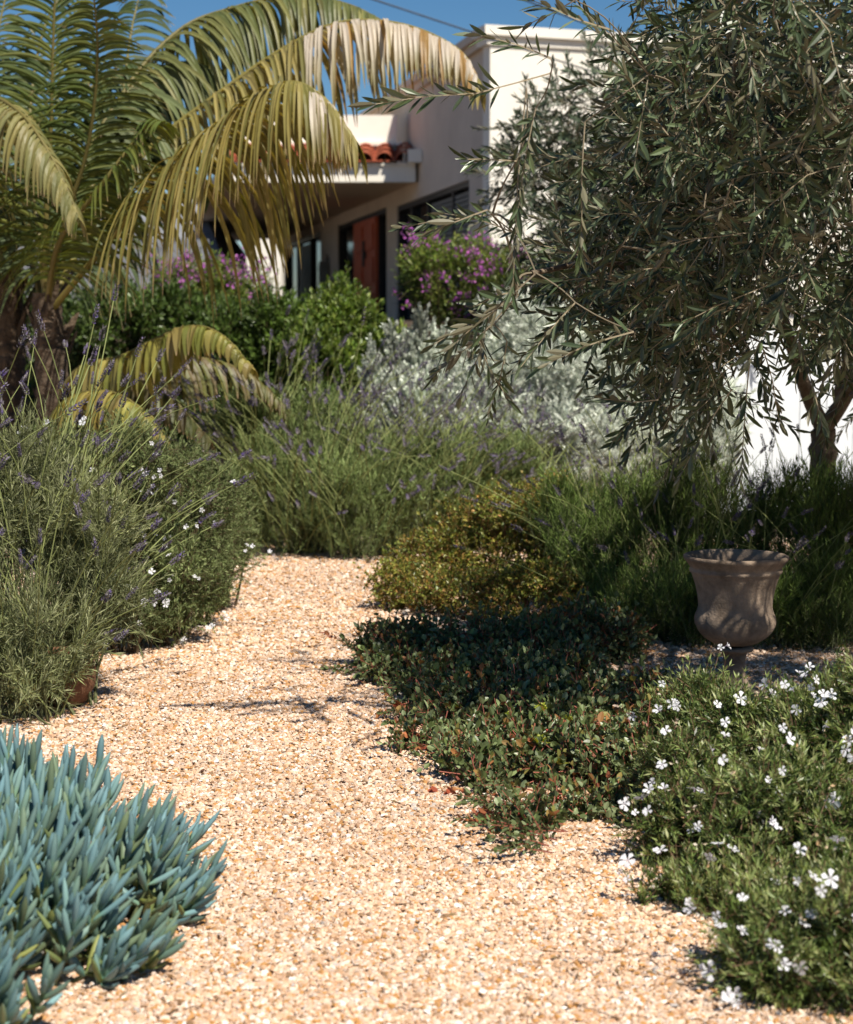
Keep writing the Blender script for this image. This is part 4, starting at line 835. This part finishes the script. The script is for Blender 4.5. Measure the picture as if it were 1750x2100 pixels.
# porch: roof slab, beam, tile strip, upper parapet
XW = lambda Y: float((O0 + WD * ((Y - O0[1]) / WD[1]))[0])
b = B(); y0, y1 = 31.0, 50.0
V = []
for z in (3.95, 4.18):
    V += [(-3.6, y0, z), (XW(y0) - .005, y0 - .0, z), (XW(y1) - .005, y1, z), (-6.6, y1, z)]
b.add(V, [(3, 2, 1, 0), (4, 5, 6, 7), (0, 1, 5, 4), (1, 2, 6, 5), (2, 3, 7, 6), (3, 0, 4, 7)]); b.build('porch_ceiling', M['soffit'], hs)
b = B(); box(b, -3.6, -.19, y0 - .2, y0 - .003, 3.93, 4.2); box(b, -3.6, -.19, y0 - .24, y0 - .003, 4.203, 4.24); b.build('fascia', M['stucco_white'], hs)
b = B(); nt_ = 10
for i in range(nt_):
    xc = -.38 - i * .34
    for row in range(3):
        th = np.linspace(0, math.pi, 9); r0 = .15; yy = (y0 - .31 + row * .31, y0 - .31 + row * .31 + .38); zz = (4.27 + row * .1, 4.27 + row * .1 + .1)
        rr = (.165, .13); V = []; 
        for e in (0, 1):
            for thick in (0, -.022):
                V += [(xc + (rr[e] + thick) * math.cos(t), yy[e], zz[e] + (rr[e] + thick) * math.sin(t)) for t in th]
        F = []
        for q in range(8):
            F += [(q, q + 1, 18 + q + 1, 18 + q), (9 + q, 27 + q, 27 + q + 1, 9 + q + 1), (q, 9 + q, 9 + q + 1, q + 1)]
        b.add(V, F, np.array([1, 1, 1]) * (.75 + .5 * R.random()))
        # channel tile between
    V = [(xc + .02, y0 - .34, 4.262), (xc + .32, y0 - .34, 4.262), (xc + .32, y0 + .62, 4.55), (xc + .02, y0 + .62, 4.55)]
    b.add(V, [(0, 1, 2, 3)], (.7, .6, .55))
b.build('tile_roof', M['tile'], hs)
b = B(); box(b, -.32, -.08, y0 - .42, y0 + .6, 4.243, 4.46); b.build('roof_end_cap', M['stucco_white'], hs)
b = B(); box(b, -3.6, -.52, y0 + .6, y0 + 1.0, 4.19, 5.15); box(b, -3.7, -.42, y0 + .5, y0 + 1.05, 4.62, 4.68); b.build('parapet', M['stucco_white'], hs)
# step slab and porch floor
b = B(); oriented(b, O0, WD, WN, .2, 24, .003, 2.6, .9, FZ - .02); b.build('porch_floor', M['stucco_tan_shade'], hs)
# white wall stub with rounded top
def rounded_wall(name, label, x0, x1, y0, y1, z0, z1, r, mat, parent=None):
    b = B(); th = np.linspace(0, math.pi / 2, 7)
    pr = [(x0, z0)] + [(x0 + r - r * math.cos(t), z1 - r + r * math.sin(t)) for t in th] + [(x1 - r + r * math.sin(t), z1 - r + r * math.cos(t)) for t in th] + [(x1, z0)]
    n = len(pr); V = [(x, y0, z) for x, z in pr] + [(x, y1, z) for x, z in pr]; F = [(i, (i + 1) % n, n + (i + 1) % n, n + i) for i in range(n)]
    b.add(V, F); b.add(V, [(0, i, i + 1) for i in range(1, n - 1)] + [(n, n + i + 1, n + i) for i in range(1, n - 1)])
    o = b.build(name, mat, parent); o['label'] = label; o['category'] = 'wall'; return o
a0 = at(505, 490, 29.5); a1 = at(577, 490, 29.5)
rounded_wall('garden_wall', 'short white wall stub with rounded top corners at the left end of the porch', a0[0], a1[0], 29.5, 30.1, .6, a0[2], .14, M['stucco_white'])
# iron railing by the door
p_ = O0 + WD * 8.1 + WN * .9
b = B(); oriented(b, p_, WD, WN, 0, 1.1, 0, .04, FZ + .85, FZ + .9); oriented(b, p_, WD, WN, 0, 1.1, 0, .04, FZ + .1, FZ + .14)
for i in range(9): oriented(b, p_, WD, WN, .02 + i * .13, .05 + i * .13, .005, .035, FZ - .02 if i in (0, 8) else FZ + .14, FZ + .85)
o = b.build('porch_railing', M['iron']); o['label'] = 'dark iron railing beside the red door'; o['category'] = 'railing'

# neighbour's grey building behind the palms
nb = thing('neighbour_house', 'grey shingled building far behind the palm trunks', 'house', (-8, 40, 1.4))
l = at(150, 400, 40); r = at(420, 400, 40)
b = B(); box(b, -14, r[0], 40, 48, .8, 3.3); b.build('wall', M['stucco_tan_shade'], nb)
b = B(); V = [(-14.3, 39.5, 3.1), (r[0] + .4, 39.5, 3.1), (r[0] - .6, 43.5, 4.75), (-14.3, 43.5, 4.75), (-14.3, 39.5, 3.0), (r[0] + .4, 39.5, 3.0), (r[0] + .4, 48, 3.0), (-14.3, 48, 3.0), (r[0] - .6, 44, 4.75), (-14.3, 44, 4.75), (r[0] + .4, 48, 3.1), (-14.3, 48, 3.1)]
b.add(V, [(0, 1, 2, 3), (3, 2, 8, 9), (9, 8, 10, 11), (4, 7, 6, 5), (0, 4, 5, 1), (1, 5, 6, 10)]); b.add(V, [(1, 10, 8), (1, 8, 2)]); b.build('roof', M['greyroof'], nb)
# lower grey garden wall reaching down to the shrubs
l = at(40, 470, 22); 
b = B(); box(b, -7.5, at(420, 0, 22)[0], 22, 22.2, 1.0, at(0, 490, 22)[2]); o = b.build('block_wall', M['greyroof']); o['label'] = 'grey block garden wall behind the dark green shrubs and palm trunks'; o['category'] = 'wall'

# white board gate on the right
gt = thing('garden_gate', 'white painted board gate behind the olive trunk at the right edge', 'gate', (at(1640, 1090, 12.6)[0], 12.6, 0))
x0 = at(1490, 0, 12.6)[0]; x1 = at(1900, 0, 12.6)[0]; b = B(); x = x0
while x < x1:
    box(b, x, x + .185, 12.6, 12.63, .06, 1.36); x += .19
b.build('boards', M['gate'], gt)
b = B(); box(b, x0, x1, 12.632, 12.67, .2, .3); box(b, x0, x1, 12.632, 12.67, 1.1, 1.2); b.build('rails', M['gate'], gt)
for xx in (x0 - .11, x1): b = B(); box(b, xx, xx + .1, 12.57, 12.68, 0, 1.42); box(b, xx - .01, xx + .11, 12.56, 12.69, 1.423, 1.45); b.build('post', M['gate'], gt)
# low white wall between gate and house
a = at(1180, 640, 17); c = at(1560, 640, 17); b = B(); box(b, a[0], c[0] + 2.5, 17, 17.25, .3, a[2]); box(b, a[0] - .03, c[0] + 2.53, 16.96, 17.29, a[2] + .003, a[2] + .06)
o = b.build('garden_wall', M['stucco_white']); o['label'] = 'long low white garden wall with coping under the small olive crown'; o['category'] = 'wall'

# overhead cables
for a_, c_, lbl in (((700, -23, 20), (1300, 175, 21), 'dark overhead cable crossing the blue sky left of the olive, lower one'), ((1000, -30, 20), (1500, 165, 21), 'dark overhead cable close to the olive top, upper right one')):
    A, E = at(*a_), at(*c_); v = E - A; t = np.linspace(-4, 5, 30)[:, None]; P = A + v * t; P[:, 2] += .01 * ((t[:, 0] - .5) ** 2)
    b = B(); V, F = tubes(P[None], .010, 6); b.add(V, F); o = b.build('overhead_cable', M['cable']); o['label'] = lbl; o['category'] = 'cable'; o['group'] = 'overhead cables'
